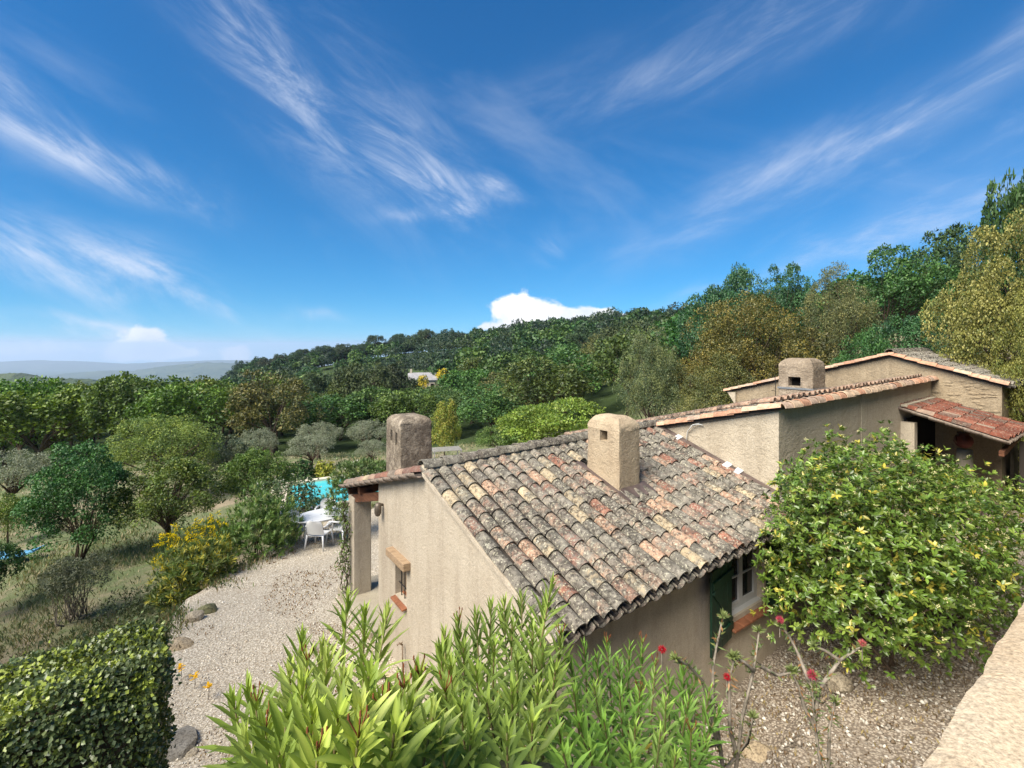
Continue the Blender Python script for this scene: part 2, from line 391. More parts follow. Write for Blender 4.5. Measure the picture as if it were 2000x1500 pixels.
BEDSOIL = m_gravel('stony_soil', (.34,.28,.21), (.58,.51,.42), (.13,.10,.075), (.24,.15,.08))
def m_ground():
    m, nt, b = newmat('dry_grass_ground'); k = NB(nt); p = k.geo()
    n1 = k.tex('ShaderNodeTexNoise', .22, p, Detail=6., Roughness=.62, Distortion=.4); n2 = k.tex('ShaderNodeTexNoise', 1.7, p, Detail=8., Roughness=.75)
    n3 = k.tex('ShaderNodeTexNoise', 14, p, Detail=8., Roughness=.8)
    g = k.mix(n3.outputs['Fac'], (.085,.115,.05), (.17,.20,.095)); t = k.mix(n3.outputs['Fac'], (.20,.165,.11), (.36,.30,.21))
    f = k.math('ADD', k.math('MULTIPLY', n1.outputs['Fac'], .65), k.math('MULTIPLY', n2.outputs['Fac'], .45))
    col = k.mix(k.ramp(f, [(.50,(0,0,0)),(.64,(1,1,1))]), g, t)
    sx = nt.nodes.new('ShaderNodeSeparateXYZ'); nt.links.new(p, sx.inputs[0])
    far = k.math('MULTIPLY', k.math('SUBTRACT', k.math('ADD', sx.outputs['Y'], k.math('MULTIPLY', n1.outputs['Fac'], 14.)), 52.), .2, clamp=True)
    col = k.mix(far, col, k.mix(n2.outputs['Fac'], (.025,.045,.016), (.07,.10,.035)))
    nt.links.new(col, b.inputs['Base Color']); b.inputs['Roughness'].default_value = 1; b.inputs['Specular IOR Level'].default_value = .1
    nt.links.new(k.bump(n3.outputs['Fac'], .8, .08), b.inputs['Normal']); return m
GROUND = m_ground()
def m_hill(name, a, b_, sc):
    m, nt, b = newmat(name); k = NB(nt); p = k.geo()
    n = k.tex('ShaderNodeTexNoise', sc, p, Detail=10., Roughness=.7); v = k.tex('ShaderNodeTexVoronoi', sc*8, p)
    col = k.mix(k.ramp(n.outputs['Fac'], [(.38,(0,0,0)),(.62,(1,1,1))]), a, b_)
    nt.links.new(col, b.inputs['Base Color']); b.inputs['Roughness'].default_value = 1; b.inputs['Specular IOR Level'].default_value = .05
    nt.links.new(k.bump(v.outputs['Distance'], .8, 1/sc*.05), b.inputs['Normal']); return m
HILL = m_hill('wooded_hill', (.03,.05,.02), (.08,.10,.05), .004)
def m_water():
    m, nt, b = newmat('pool_water'); k = NB(nt); p = k.geo()
    n = k.tex('ShaderNodeTexNoise', 3.5, p, Detail=3.)
    nt.links.new(k.mix(n.outputs['Fac'], (.03,.36,.38), (.10,.50,.50)), b.inputs['Base Color'])
    b.inputs['Roughness'].default_value = .05; b.inputs['Specular IOR Level'].default_value = .5
    nt.links.new(k.bump(n.outputs['Fac'], .25, .03), b.inputs['Normal']); return m
WATER = m_water()

# ------------------------------------------------------------------ terrain
CT = [  # X, Y, height relative to the eye
 (-9,3,-6.0),(-14,7,-6.7),(-8,9,-6.3),(-8,12,-6.5),(-8,16,-6.8),(-14,14,-7.0),(-20,12,-7.3),(-25,20,-8.3),(-8,22,-7.1),(-14,35,-8.8),(-9,30,-8.0),(-12,28,-8.0),
 (-3,25,-7.0),(0,14,-6.2),(5,14,-5.9),(10,12,-5.2),(-3,6,-5.9),(2,4,-5.6),(6,6,-5.2),(10,6,-4.6),(14,9,-4.2),(-4,1,-5.5),(4,1,-5.2),(-4,-4,-4.5),(4,-4,-4.5),
 (-40,45,-11.5),(-60,80,-16),(0,38,-8.5),(-12,60,-12),(8,30,-7.0),(14,22,-5.2),(20,25,-4.0),(24,32,-1.5),(34,40,1.5),(30,22,-1.2),(40,30,1.5),
 (-30,110,-17),(-90,110,-22),(-140,140,-24),(0,100,-10),(0,70,-11),(30,70,-3),(60,70,2),(50,100,-1),(-26,135,-10.5),(-15,160,-9),(-60,180,-20),(-160,260,-36),(-300,300,-45),
 (-145,255,-17),(-110,255,-13),(-83,255,-7.5),(-55,255,-4),(-27,255,-2.5),(0,255,2),(27,255,2.5),(55,255,4),(84,255,5),(140,230,8),(180,200,12),
 (-150,340,-40),(-60,350,-30),(0,350,-25),(90,350,-15),(200,350,0),(-400,600,-70),(0,700,-80),(400,600,-40),(-800,1000,-90),(800,1000,-90),(0,3000,-260),(-3000,3000,-260),(3000,3000,-260),(0,9000,-420),(-8000,8000,-420),(8000,8000,-420)]
def _sq(X, Y):
    Yp = np.maximum(Y, 1.5)+8.0
    return np.clip(X/Yp*1.4, -1.7, 1.9), np.log(Yp)
_cx = np.array([c[0] for c in CT], float); _cy = np.array([c[1] for c in CT], float); _cz = np.array([c[2] for c in CT], float)
_a, _b = _sq(_cx, _cy); _D = np.sqrt((_a[:, None]-_a)**2+(_b[:, None]-_b)**2)
_n = len(CT); _A = np.zeros((_n+3, _n+3)); _A[:_n, :_n] = _D+np.eye(_n)*1e-3; _A[:_n, _n] = 1; _A[:_n, _n+1] = _a; _A[:_n, _n+2] = _b; _A[_n:, :_n] = _A[:_n, _n:].T
_w = np.linalg.solve(_A, np.concatenate([_cz, [0, 0, 0]]))
def terr(X, Y):
    X = np.atleast_1d(np.asarray(X, float)); Y = np.atleast_1d(np.asarray(Y, float)); a, b = _sq(X, Y)
    out = np.empty(len(X))
    for i in range(0, len(X), 4000):
        D = np.sqrt((a[i:i+4000, None]-_a)**2+(b[i:i+4000, None]-_b)**2)
        out[i:i+4000] = D@_w[:_n]+_w[_n]+_w[_n+1]*a[i:i+4000]+_w[_n+2]*b[i:i+4000]
    return out+ZC
def tz(x, y): return float(terr([x], [y])[0])
def grid_mesh(name, xs, zs, nu, nv, mat, smooth=True):
    """xs (nu*nv, 2) positions, zs heights"""
    me = bpy.data.meshes.new(name); v = np.column_stack([xs, zs]).astype(np.float32)
    i = np.arange((nu-1)*(nv-1)); r = i//(nu-1); c = i % (nu-1); a = r*nu+c
    f = np.column_stack([a, a+1, a+nu+1, a+nu]).astype(np.int32)
    fast_mesh(me, v, f.ravel(), 4, len(f)); me.materials.append(mat)
    me.polygons.foreach_set('use_smooth', np.full(len(f), smooth)); me.update(); return me
def fast_mesh(me, v, loops, k, nf):
    me.vertices.add(len(v)); me.vertices.foreach_set('co', np.ascontiguousarray(v, np.float32).ravel())
    me.loops.add(nf*k); me.loops.foreach_set('vertex_index', np.ascontiguousarray(loops, np.int32))
    me.polygons.add(nf); me.polygons.foreach_set('loop_start', np.arange(0, nf*k, k, dtype=np.int32))
    me.update(calc_edges=True)
s = np.linspace(-2.6, 2.6, 200); q = np.linspace(math.log(1.6), math.log(9000.), 230)
SS, QQ = np.meshgrid(s, q); Yg = np.exp(QQ)-8.0; Xg = SS*np.exp(QQ)/1.4
Zg = terr(Xg.ravel(), Yg.ravel())
rn = RNG.normal(0, 1, Zg.shape)*np.clip(Yg.ravel()*.004, .01, .12); Zg = Zg+rn
link('ground', grid_mesh('ground', np.column_stack([Xg.ravel(), Yg.ravel()]), Zg, 200, 230, GROUND), kind='structure')
# plain far below, out to the horizon
mb = MB(); n = 64
mb.add([(0, 0, -470)]+[(14000*math.cos(2*math.pi*i/n), 14000*math.sin(2*math.pi*i/n), -470) for i in range(n)], [(0, 1+i, 1+(i+1) % n) for i in range(n)])
mb.obj('valley_plain', HILL, kind='structure')
def hill(name, prof, Y, depth, base, rough, seed, lump=0.):
    """a ridge at distance Y whose skyline follows (px, py) in the photograph; real depth in front and behind"""
    rs = np.random.default_rng(seed); px = np.linspace(prof[0][0], prof[-1][0], 260)
    py = np.interp(px, [a for a, b in prof], [b for a, b in prof])
    X = (px-1000)/FPX*Y; top = ZC+(HORY-py)/FPX*Y
    nz = np.zeros(260)
    for o in (6, 14, 40, 110): nz += np.interp(np.arange(260), np.linspace(0, 259, o), rs.normal(0, 1, o))*rough/(o**.5)
    top = top+nz; rows = 14; xs = []; zs = []
    for j in range(rows):
        t = j/(rows-1)*2-1; sh = 1-abs(t)**1.6
        lum = rs.normal(0, 1, 260)*rough*.25*lump
        xs.append(np.column_stack([X*(1+t*depth/Y*.6), np.full(260, Y+t*depth)])); zs.append(base+(top-base)*sh+lum*(sh > .05))
    link(name, grid_mesh(name, np.vstack(xs), np.concatenate(zs), 260, rows, HILL), kind='structure')
hill('hill', [(-600,708),(-100,710),(80,703),(240,710),(420,702),(700,705),(1100,712)], 9500, 1800, -470, 26, 3)
hill('hill', [(-400,728),(-60,733),(30,727),(70,733),(150,737),(230,744),(300,756),(420,790)], 1000, 160, -110, 4.0, 14, 1.2)
hill('hill', [(-300,760),(60,738),(150,728),(200,726),(260,728),(330,716),(400,709),(460,711),(560,722),(800,740),(1200,770)], 5200, 1300, -470, 16, 4, .8)
# ------------------------------------------------------------------ the terrace with its gravel, planting bed by the camera
def sheet(name, poly, zf, mat, step=.18, skirt=1.2, noise=.012, **k):
    """a flat-ish ground sheet clipped to a polygon (x, y), with an earth edge going down"""
    bm = bmesh.new(); bm.faces.new([bm.verts.new((x, y, 0)) for x, y in poly])
    xs = [p[0] for p in poly]; ys = [p[1] for p in poly]
    for ax, lo, hi in ((0, min(xs), max(xs)), (1, min(ys), max(ys))):
        t = lo+step
        while t < hi:
            c = [0, 0, 0]; nn = [0, 0, 0]; c[ax] = t; nn[ax] = 1
            bmesh.ops.bisect_plane(bm, geom=bm.verts[:]+bm.edges[:]+bm.faces[:], plane_co=c, plane_no=nn); t += step
    for v in bm.verts: v.co.z = zf(v.co.x, v.co.y)+random.uniform(-noise, noise)
    be = [e for e in bm.edges if e.is_boundary]; r = bmesh.ops.extrude_edge_only(bm, edges=be)
    for v in r['geom']:
        if isinstance(v, bmesh.types.BMVert): v.co.z -= skirt
    bmesh.ops.recalc_face_normals(bm, faces=bm.faces)
    me = bpy.data.meshes.new(name); bm.to_mesh(me); bm.free(); me.materials.append(mat)
    me.polygons.foreach_set('use_smooth', [True]*len(me.polygons)); return link(name, me, kind='structure', **k)
def z_terr(x, y): return ZC-5.12-.085*max(0, y-8.5)-.012*max(0, y-8.5)*0
h0 = H(.0, 7.2, 0); hN = H(6, 7.0, 0)
sheet('gravel_terrace', [(-5.3,2.5),(-2.2,1.2),(1.2,3.6),(1.9,4.6),(-.6,8.2),(-1.0,8.6),(0,9.5),(2.0,11.0),(3.5,16),(-2,17.8),(-6.6,17.4),(-6.75,14.5),(-6.6,12.0),(-6.7,9.8),(-6.3,8.2),(-5.9,6.5)], z_terr, GRAVEL, .3, 1.0)
def z_bed(x, y):
    u, v = to_uv(x, y)
    e = min(max((-v-.55)/.25, 0), 1)
    return ZC-5.06+.42*e+.07*max(u, 0)+.16*max(0, -v-1)
sheet('planting_bed', [tuple(H(a, b, 0))[:2] for a, b in ((-3.2,.35),(-3.2,-2.95),(13,-2.95),(13.05,.4),(5,.38),(0.0,.38))], z_bed, BEDSOIL, .22, .6, .03)

def scatter_stones(name, pts, smin, smax, mat, seed, cols, parent=None, **k):
    """many small irregular stones joined in one mesh"""
    rs = np.random.default_rng(seed); n = len(pts)
    base = np.array([(1,0,0),(-1,0,0),(0,1,0),(0,-1,0),(0,0,1),(0,0,-1)], float)
    fc = np.array([(0,2,4),(2,1,4),(1,3,4),(3,0,4),(2,0,5),(1,2,5),(3,1,5),(0,3,5)])
    sc = (smin+(smax-smin)*rs.random(n)**2)[:, None, None]*rs.uniform(.45, 1.1, (n, 6, 1))
    a = rs.uniform(0, 6.28, n); tl = rs.uniform(-.6, .6, n)
    v = base[None]*sc*np.array([1, .8, .6])
    ca, sa, ct, st = np.cos(a)[:, None], np.sin(a)[:, None], np.cos(tl)[:, None], np.sin(tl)[:, None]
    x, y, z = v[..., 0], v[..., 1], v[..., 2]
    y, z = y*ct-z*st, y*st+z*ct; x, y = x*ca-y*sa, x*sa+y*ca
    v = np.stack([x, y, z], -1)+np.array(pts)[:, None, :]
    f = (fc[None]+(np.arange(n)*6)[:, None, None]).reshape(-1)
    me = bpy.data.meshes.new(name); fast_mesh(me, v.reshape(-1, 3), f, 3, n*8); me.materials.append(mat)
    c = np.array(cols)[rs.integers(0, len(cols), n)]*rs.uniform(.7, 1.15, (n, 1)); c4 = np.ones((n, 6, 4)); c4[..., :3] = c[:, None]
    at = me.color_attributes.new('tint', 'FLOAT_COLOR', 'POINT'); at.data.foreach_set('color', c4.astype(np.float32).ravel())
    return link(name, me, parent, **k)
PEB = m_leaf('pebble', .9, 0., .2)
def in_poly(x, y, poly):
    c = False; j = len(poly)-1
    for i in range(len(poly)):
        if (poly[i][1] > y) != (poly[j][1] > y) and x < (poly[j][0]-poly[i][0])*(y-poly[i][1])/(poly[j][1]-poly[i][1])+poly[i][0]: c = not c
        j = i
    return c
tp = [(-5.7,3.2),(-2,3.0),(.6,4.2),(-.9,8.0),(-1.0,9.5),(0,11),(0,16.5),(-6.3,16.5),(-6.3,9.8),(-6.1,8.2),(-5.8,6.5)]
pts = []
while len(pts) < 15000:
    y = 3.2+13*RNG.random()**1.5; x = RNG.uniform(-6.4, .8)
    if in_poly(x, y, tp): pts.append((x, y, z_terr(x, y)+.004))
scatter_stones('gravel', pts, .012, .03, PEB, 5, [(.80,.74,.62),(.70,.62,.50),(.84,.79,.70),(.52,.44,.34)], kind='stuff')
pts = []
while len(pts) < 9000:
    u = RNG.uniform(-2.5, 8); v = RNG.uniform(-2.9, .2); p = H(u, v, 0); pts.append((p.x, p.y, z_bed(p.x, p.y)+.006))
scatter_stones('pebbles', pts, .012, .05, PEB, 6, [(.50,.46,.40),(.34,.30,.25),(.60,.57,.5),(.20,.15,.10)], kind='stuff')

# ------------------------------------------------------------------ roof tiles
def arc_tile(L, r0, r1, th, seg=7, arch=1.0, invert=False):
    """canal tile: lower end at y=0 (radius r0), upper end at y=L (radius r1)"""
    mb = MB(); vs = []
    for y, r in ((0, r0), (L, r1)):
        for rr in (r, r-th):
            for j in range(seg+1):
                t = math.pi*(.04+.92*j/seg); z = math.sin(t)*rr*arch
                vs.append((math.cos(t)*rr, y, -z if invert else z))
    k = seg+1; f = []
    for j in range(seg):
        f.append((j, j+1, 2*k+j+1, 2*k+j)); f.append((k+j+1, k+j, 3*k+j, 3*k+j+1))
        f.append((j+1, j, k+j, k+j+1)); f.append((2*k+j, 2*k+j+1, 3*k+j+1, 3*k+j))
    f.append((0, 2*k, 3*k, k)); f.append((seg, k+seg, 3*k+seg, 2*k+seg))
    mb.add(vs, f); return mb
def tile_mesh(name, *a, **k):
    me = arc_tile(*a, **k).mesh(name, TILE); n = len(me.polygons)
    me.polygons.foreach_set('use_smooth', [True]*n)
    bm = bmesh.new(); bm.from_mesh(me); bmesh.ops.recalc_face_normals(bm, faces=bm.faces); bm.to_mesh(me); bm.free()
    try: me.set_sharp_from_angle(angle=R(40))
    except Exception: pass
    return me
TCOL = [((.34,.16,.11), .6, 6), ((.37,.22,.16), .75, 14), ((.50,.40,.26), .6, 9), ((.50,.32,.22), .6, 10), ((.28,.14,.105), .8, 12), ((.38,.26,.19), .85, 24), ((.33,.25,.19), .95, 21)]
def tile_color(o, greyer=0.):
    c, g, w = random.choices(TCOL, [t[2] for t in TCOL])[0]; f = random.uniform(.8, 1.12)
    o.color = (c[0]*f, c[1]*f, c[2]*f, min(1.15, max(0, g+greyer+random.uniform(-.15, .25))))
TM = [tile_mesh('tile', .385, .093*random.uniform(.95,1.04), .078*random.uniform(.95,1.05), .013) for _ in range(4)]
TMR = [tile_mesh('ridge_tile', .42, .118, .10, .015) for _ in range(2)]
def lay_tiles(parent, u0, ncol, pitch, v0, z0, slope, length_rows, expo, sgn=1, tilt_u=0., name='tile', skip=None, meshes=TM, limit=300, greyer=0., mat=None):
    """covers as single parts; what is past the limit joined. sgn=1: the slope rises towards +v"""
    al = math.atan(slope); rest = MB(); cnt = 0; covers = []
    for c in range(ncol):
        wob = random.uniform(-.006, .006)
        for r in range(length_rows):
            d = r*expo+random.uniform(-.012, .012); uu = u0+c*pitch
            vv = v0+sgn*d*math.cos(al); zz = z0+d*math.sin(al)+tilt_u*(uu)
            if skip and skip(uu, vv): continue
            covers.append((c, r, uu+wob+random.uniform(-.005, .005), vv, zz))
    for (c, r, uu, vv, zz) in covers:
        me = random.choice(meshes); n = Vector((0, -sgn*math.sin(al), math.cos(al)))
        rot = Matrix.Rotation(0 if sgn > 0 else math.pi, 4, 'Z') @ Matrix.Rotation(al-.035+random.uniform(-.012, .012), 4, 'X') @ Matrix.Rotation(random.uniform(-.05, .05), 4, 'Y') @ Matrix.Rotation(random.uniform(-.03, .03), 4, 'Z')
        M = Matrix.Translation(Vector((uu, vv, zz))+n*.018) @ rot
        if cnt < limit:
            o = link(name, me, parent); o.matrix_local = M; tile_color(o, greyer); cnt += 1
            if mat: o.material_slots[0].link = 'OBJECT'; o.material_slots[0].material = mat
        else: rest.add([M @ v.co for v in me.vertices], [tuple(p.vertices) for p in me.polygons])
    chan = arc_tile(.40, .088, .10, .013, 5, 1.0, True)
    ch = MB()
    for c in range(1 if name == 'tile' and sgn > 0 and pitch < .205 else 0, ncol+1):
        for r in range(length_rows):
            uu = u0+(c-.5)*pitch+random.uniform(-.004, .004); d = r*expo-.035+random.uniform(-.01, .01)
            vv = v0+sgn*d*math.cos(al); zz = z0+d*math.sin(al)+tilt_u*uu
            if skip and skip(uu, vv): continue
            n = Vector((0, -sgn*math.sin(al), math.cos(al)))
            M = Matrix.Translation(Vector((uu, vv, zz))+n*.035) @ Matrix.Rotation(0 if sgn > 0 else math.pi, 4, 'Z') @ Matrix.Rotation(al-.02, 4, 'X')
            ch.add([M @ Vector(v) for v in chan.v], chan.f)
    o = ch.obj('channel_tiles', mat or TILE, parent, smooth=True, fix=True, kind='stuff'); o.color = (.34, .26, .21, .8)
    if rest.v:
        o = rest.obj('upper_tiles', mat or TILE, parent, smooth=True, kind='stuff'); o.color = (.42, .27, .19, .55)
    return cnt
def row_of_tiles(parent, a, b, name='ridge_tile', meshes=TMR, expo=.33, greyer=0., mat=None, rise=.02, cols=None):
    a = Vector(a); b = Vector(b); d = b-a; L = d.length; n = max(1, int(round(L/expo))); d.normalize()
    for i in range(n):
        p = a+d*(L*i/n)
        yaw = math.atan2(d.y, d.x)-math.pi/2; pit = math.asin(d.z)
        M = Matrix.Translation(p+Vector((0, 0, rise))) @ Matrix.Rotation(yaw+random.uniform(-.03, .03), 4, 'Z') @ Matrix.Rotation(pit-.04+random.uniform(-.015, .015), 4, 'X') @ Matrix.Rotation(random.uniform(-.08, .08), 4, 'Y')
        o = link(name, random.choice(meshes), parent); o.matrix_local = M; tile_color(o, greyer)
        if cols:
            c = random.choice(cols); f = random.uniform(.85, 1.1); o.color = (c[0]*f, c[1]*f, c[2]*f, max(0, greyer+random.uniform(.1, .45)))
        if mat: o.material_slots[0].link = 'OBJECT'; o.material_slots[0].material = mat

# ------------------------------------------------------------------ chimneys
def chimney(parent, u0, u1, v0, v1, zb, zt, mat, hole, dome=.16, taper=.03, strap=False):
    bm = bmesh.new(); w = u1-u0; d = v1-v0; h = zt-zb
    bmesh.ops.create_cube(bm, size=1.0)
    for v in bm.verts: v.co = ((v.co.x)*w, (v.co.y)*d, (v.co.z+.5)*h)
    top = [e for e in bm.edges if all(abs(v.co.z-h) < 1e-4 for v in e.verts)]
    bmesh.ops.bevel(bm, geom=top, offset=dome, segments=6, profile=.5, affect='EDGES')
    vert = [e for e in bm.edges if abs(e.verts[0].co.z-e.verts[1].co.z) > h*.5]
    bmesh.ops.bevel(bm, geom=vert, offset=.022, segments=2, profile=.5, affect='EDGES')
    for ax, k, lo, hi in ((2, 12, 0, h), (1, 6, -d/2, d/2), (0, 5, -w/2, w/2)):
        for i in range(1, k):
            c = [0, 0, 0]; n = [0, 0, 0]; c[ax] = lo+(hi-lo)*i/k; n[ax] = 1
            bmesh.ops.bisect_plane(bm, geom=bm.verts[:]+bm.edges[:]+bm.faces[:], plane_co=c, plane_no=n)
    for (ya, yb, za, zb2) in hole:
        for ax, t in ((1, ya), (1, yb), (2, za), (2, zb2)):
            c = [0, 0, 0]; n = [0, 0, 0]; c[ax] = t; n[ax] = 1
            bmesh.ops.bisect_plane(bm, geom=bm.verts[:]+bm.edges[:]+bm.faces[:], plane_co=c, plane_no=n)
    hf = []
    for (ya, yb, za, zb2) in hole:
        hf += [f for f in bm.faces if f.calc_center_median().x < -w*.4 and ya < f.calc_center_median().y < yb and za < f.calc_center_median().z < zb2]
    hv = set(v for f in hf for v in f.verts)
    for v in bm.verts:
        k = 1-taper*v.co.z/h; v.co.x *= k; v.co.y *= k
        if v not in hv:
            v.co += Vector((random.uniform(-1, 1), random.uniform(-1, 1), random.uniform(-1, 1)))*.0055
    if hf:
        r = bmesh.ops.extrude_face_region(bm, geom=hf)
        for g in r['geom']:
            if isinstance(g, bmesh.types.BMVert): g.co.x += .16
        bmesh.ops.delete(bm, geom=hf, context='FACES_ONLY')
        bm.faces.ensure_lookup_table()
        for g in r['geom']:
            if isinstance(g, bmesh.types.BMFace): g.material_index = 1
    bmesh.ops.recalc_face_normals(bm, faces=bm.faces)
    me = bpy.data.meshes.new('chimney'); bm.to_mesh(me); bm.free(); me.materials.append(mat); me.materials.append(SOOT_SHADE)
    me.polygons.foreach_set('use_smooth', [True]*len(me.polygons))
    try: me.set_sharp_from_angle(angle=R(38))
    except Exception: pass
    o = link('chimney', me, parent); o.location = ((u0+u1)/2, (v0+v1)/2, zb)
    return o

# ------------------------------------------------------------------ cottage (local axes: u along the ridge, v up the gable, z from terrace level)
def zl(z): return z+ZC                       # eye-relative height to local height
cot = empty('cottage', ORG, TH, 'low ochre rendered cottage with weathered clay tile roof and two chimneys', 'house')
RZ = lambda u, v: zl(-2.745)+.33*v+.024*u    # south slope, underside of tiles
VR = 2.867; ZN = RZ(0, VR)
NZ = lambda u, v: ZN-.285*(v-VR)+.024*u
mb = MB()
gw = [(.3, -.6), (4.84, -.6), (4.84, NZ(0, 4.84)-.05), (VR, ZN-.05), (.3, RZ(0, .3)-.05)]
wall_panel(mb, (.03, 0, 0), (0, 1, 0), (-1, 0, 0), gw, [[(3.60, 1.06), (4.06, 1.06), (4.06, 1.69), (3.60, 1.69)]], .28)
sw = [(.3, -.6), (5.09, -.6), (5.09, RZ(5.1, .3)-.05), (.3, RZ(.3, .3)-.05)]
wall_panel(mb, (0, .3, 0), (1, 0, 0), (0, -1, 0), [(.31, -.6)]+sw[1:3]+[(.31, sw[3][1])], [[(3.42, 1.27), (4.36, 1.27), (4.36, 2.17), (3.42, 2.17)]], .26)
wall_panel(mb, (0, 4.84, 0), (1, 0, 0), (0, 1, 0), [(.31, -.6), (5.09, -.6), (5.09, NZ(5.1, 4.84)-.05), (.31, NZ(.3, 4.84)-.05)], [], .25)
W = mb.obj('wall', PLASTER, cot)
mb = MB()                                    # deck
for (va, vb, f, ub) in ((-.02, VR, RZ, 5.1), (VR, 6.70, NZ, 5.1)):
    ua = -.03
    mb.hexa([(ua, va, f(ua, va)-.06), (ub, va, f(ub, va)-.06), (ub, vb, f(ub, vb)-.06), (ua, vb, f(ua, vb)-.06)],
            [(ua, va, f(ua, va)-.012), (ub, va, f(ub, va)-.012), (ub, vb, f(ub, vb)-.012), (ua, vb, f(ua, vb)-.012)])
roof = mb.obj('roof', DECK, cot)
PITCH = .2045
ck = lambda u, v: 2.36 < u < 2.96 and 1.30 < v < 2.02
lay_tiles(roof, .045, 25, PITCH, -.03, RZ(0, -.03)+.005, .33, 10, .305, 1, .024, skip=lambda u, v: ck(u, v) or u > 4.97)
lay_tiles(roof, .045, 1, PITCH, 6.72, NZ(0, 6.72)+.005, .285, 12, .325, -1, .024, name='verge_tile', greyer=-.35, mat=TILE_CLEAN)
lay_tiles(roof, .045+PITCH, 24, PITCH, 6.72, NZ(0, 6.72)+.005, .285, 12, .325, -1, .024, limit=0)
row_of_tiles(roof, (-.06, VR, ZN+.05), (5.12, VR, ZN+.05+.124), greyer=.35)
mb = MB(); mb.tube([(-.03, VR, ZN+.02), (5.1, VR, ZN+.145)], .085, 8)        # mortar bed under the ridge tiles
mb.obj('ridge_mortar', CEMENT, roof, smooth=True)
mb = MB()                                                                       # mortar fillet under the rake tiles
mb.hexa([(-.045,-.0,RZ(0,0)-.05),(.03,0,RZ(0,0)-.05),(.03,VR,ZN-.05),(-.045,VR,ZN-.05)],[(-.045,0,RZ(0,0)-.0),(.03,0,RZ(0,0)-.0),(.03,VR,ZN-.0),(-.045,VR,ZN-.0)])
mb.obj('rake_mortar', PLASTER, roof)
# chimneys with flashing
zc2 = RZ(2.6, 1.45)
c2 = chimney(cot, 2.43, 2.90, 1.43, 2.11, zc2-.12, zl(-1.07), CHIMNEY_B, [(-.10, .06, .87, 1.03)], .2)
mb = MB()
def strip(pts, th=.012):
    n = len(pts); mb.hexa([Vector(p)-Vector((0, 0, th)) for p in pts], [Vector(p) for p in pts])
g = .075
strip([(2.25, 1.20, RZ(2.25, 1.20)+g), (2.45, 1.20, RZ(2.45, 1.20)+g), (2.45, 2.30, RZ(2.45, 2.30)+g), (2.25, 2.30, RZ(2.25, 2.30)+g)])
strip([(2.452, 1.22, RZ(2.45, 1.22)+g+.003), (3.02, 1.22, RZ(3.02, 1.22)+g+.003), (3.02, 1.46, RZ(3.02, 1.46)+g+.03), (2.452, 1.46, RZ(2.45, 1.46)+g+.03)])
mb.obj('flashing', LEAD, c2, fix=True).matrix_parent_inverse = Matrix.Translation(c2.location).inverted()
c1 = chimney(cot, .22, .82, 4.32, 5.0, NZ(.3, 4.4)-.3, zl(-1.24), CHIMNEY_A, [(.03, .13, .84, 1.04), (-.20, -.10, .80, 1.02)], .14)
mb = MB()
strip([(4.97, -.02, RZ(5, 0)+.07), (5.09, -.02, RZ(5, 0)+.10), (5.09, 2.75, RZ(5, 2.75)+.13), (4.97, 2.75, RZ(5, 2.75)+.09)])
fl = mb.obj('wall_flashing', LEAD, roof, fix=True)
for v in (2.22, 1.22, 1.02):
    mb = MB(); strip([(4.93, v, RZ(5, v)+.105), (5.085, v, RZ(5, v)+.14), (5.085, v+.10, RZ(5, v+.1)+.14), (4.93, v+.10, RZ(5, v+.1)+.105)], .015)
    mb.obj('mortar_patch', PLASTIC, roof, fix=True)
# porch: rafters, pillar, floor
mb = MB(); mb.beam((.13, 4.84, NZ(0, 4.84)-.30), (.13, 6.62, NZ(0, 6.62)-.30), .16, .15); mb.obj('rafter', WOOD, cot)
mb = MB(); mb.beam((-.0, 5.85, NZ(0, 5.85)-.15), (5.0, 5.85, NZ(5, 5.85)-.15), .13, .13); mb.obj('purlin', WOOD, cot)
mb = MB(); mb.beam((.02, 6.60, NZ(0, 6.60)-.14), (5.0, 6.60, NZ(5, 6.60)-.14), .09, .12); mb.obj('purlin', WOOD, cot)
for u in (2.4, 4.9):
    mb = MB(); mb.beam((u, 4.84, NZ(u, 4.84)-.30), (u, 6.62, NZ(u, 6.62)-.30), .16, .15); mb.obj('rafter', WOOD, cot)
for u in (.02, 2.3, 4.7):
    mb = MB(); mb.box((u, 6.24, -.8), (u+.36, 6.60, zl(-3.06)+.02*u)); me = bevel_mesh(mb.mesh('pillar', PLASTER), .02, 2); link('pillar', me, cot)
mb = MB(); mb.box((-.13, 4.85, -.5), (5.1, 6.85, .09)); me = bevel_mesh(mb.mesh('porch_floor', CEMENT), .015, 1); link('porch_floor', me, cot)
# gable window
mb = MB(); mb.beam((-.02, 3.44, 1.735), (-.02, 4.18, 1.735), .14, .12)
lt = link('lintel', bevel_mesh(mb.mesh('lintel', DRYWOOD), .012, 2), cot)
win = MB(); win.beam((.24, 3.60, 1.08), (.24, 3.60, 1.68), .05, .05); win.beam((.24, 4.06, 1.08), (.24, 4.06, 1.68), .05, .05); win.beam((.24, 3.6, 1.66), (.24, 4.06, 1.66), .05, .05); win.beam((.24, 3.6, 1.09), (.24, 4.06, 1.09), .05, .05)
wo = win.obj('window', DRYWOOD, cot)
mb = MB(); mb.box((.245, 3.62, 1.1), (.255, 4.04, 1.66)); mb.obj('pane', GLASS, wo)
for v in (3.70, 3.83, 3.96):
    mb = MB(); mb.tube([(.10, v, 1.06), (.10, v, 1.69)], .009, 6); mb.obj('bar', IRON, wo)
for z in (1.24, 1.5):
    mb = MB(); mb.tube([(.10, 3.6, z), (.10, 4.06, z)], .008, 6); mb.obj('bar', IRON, wo)
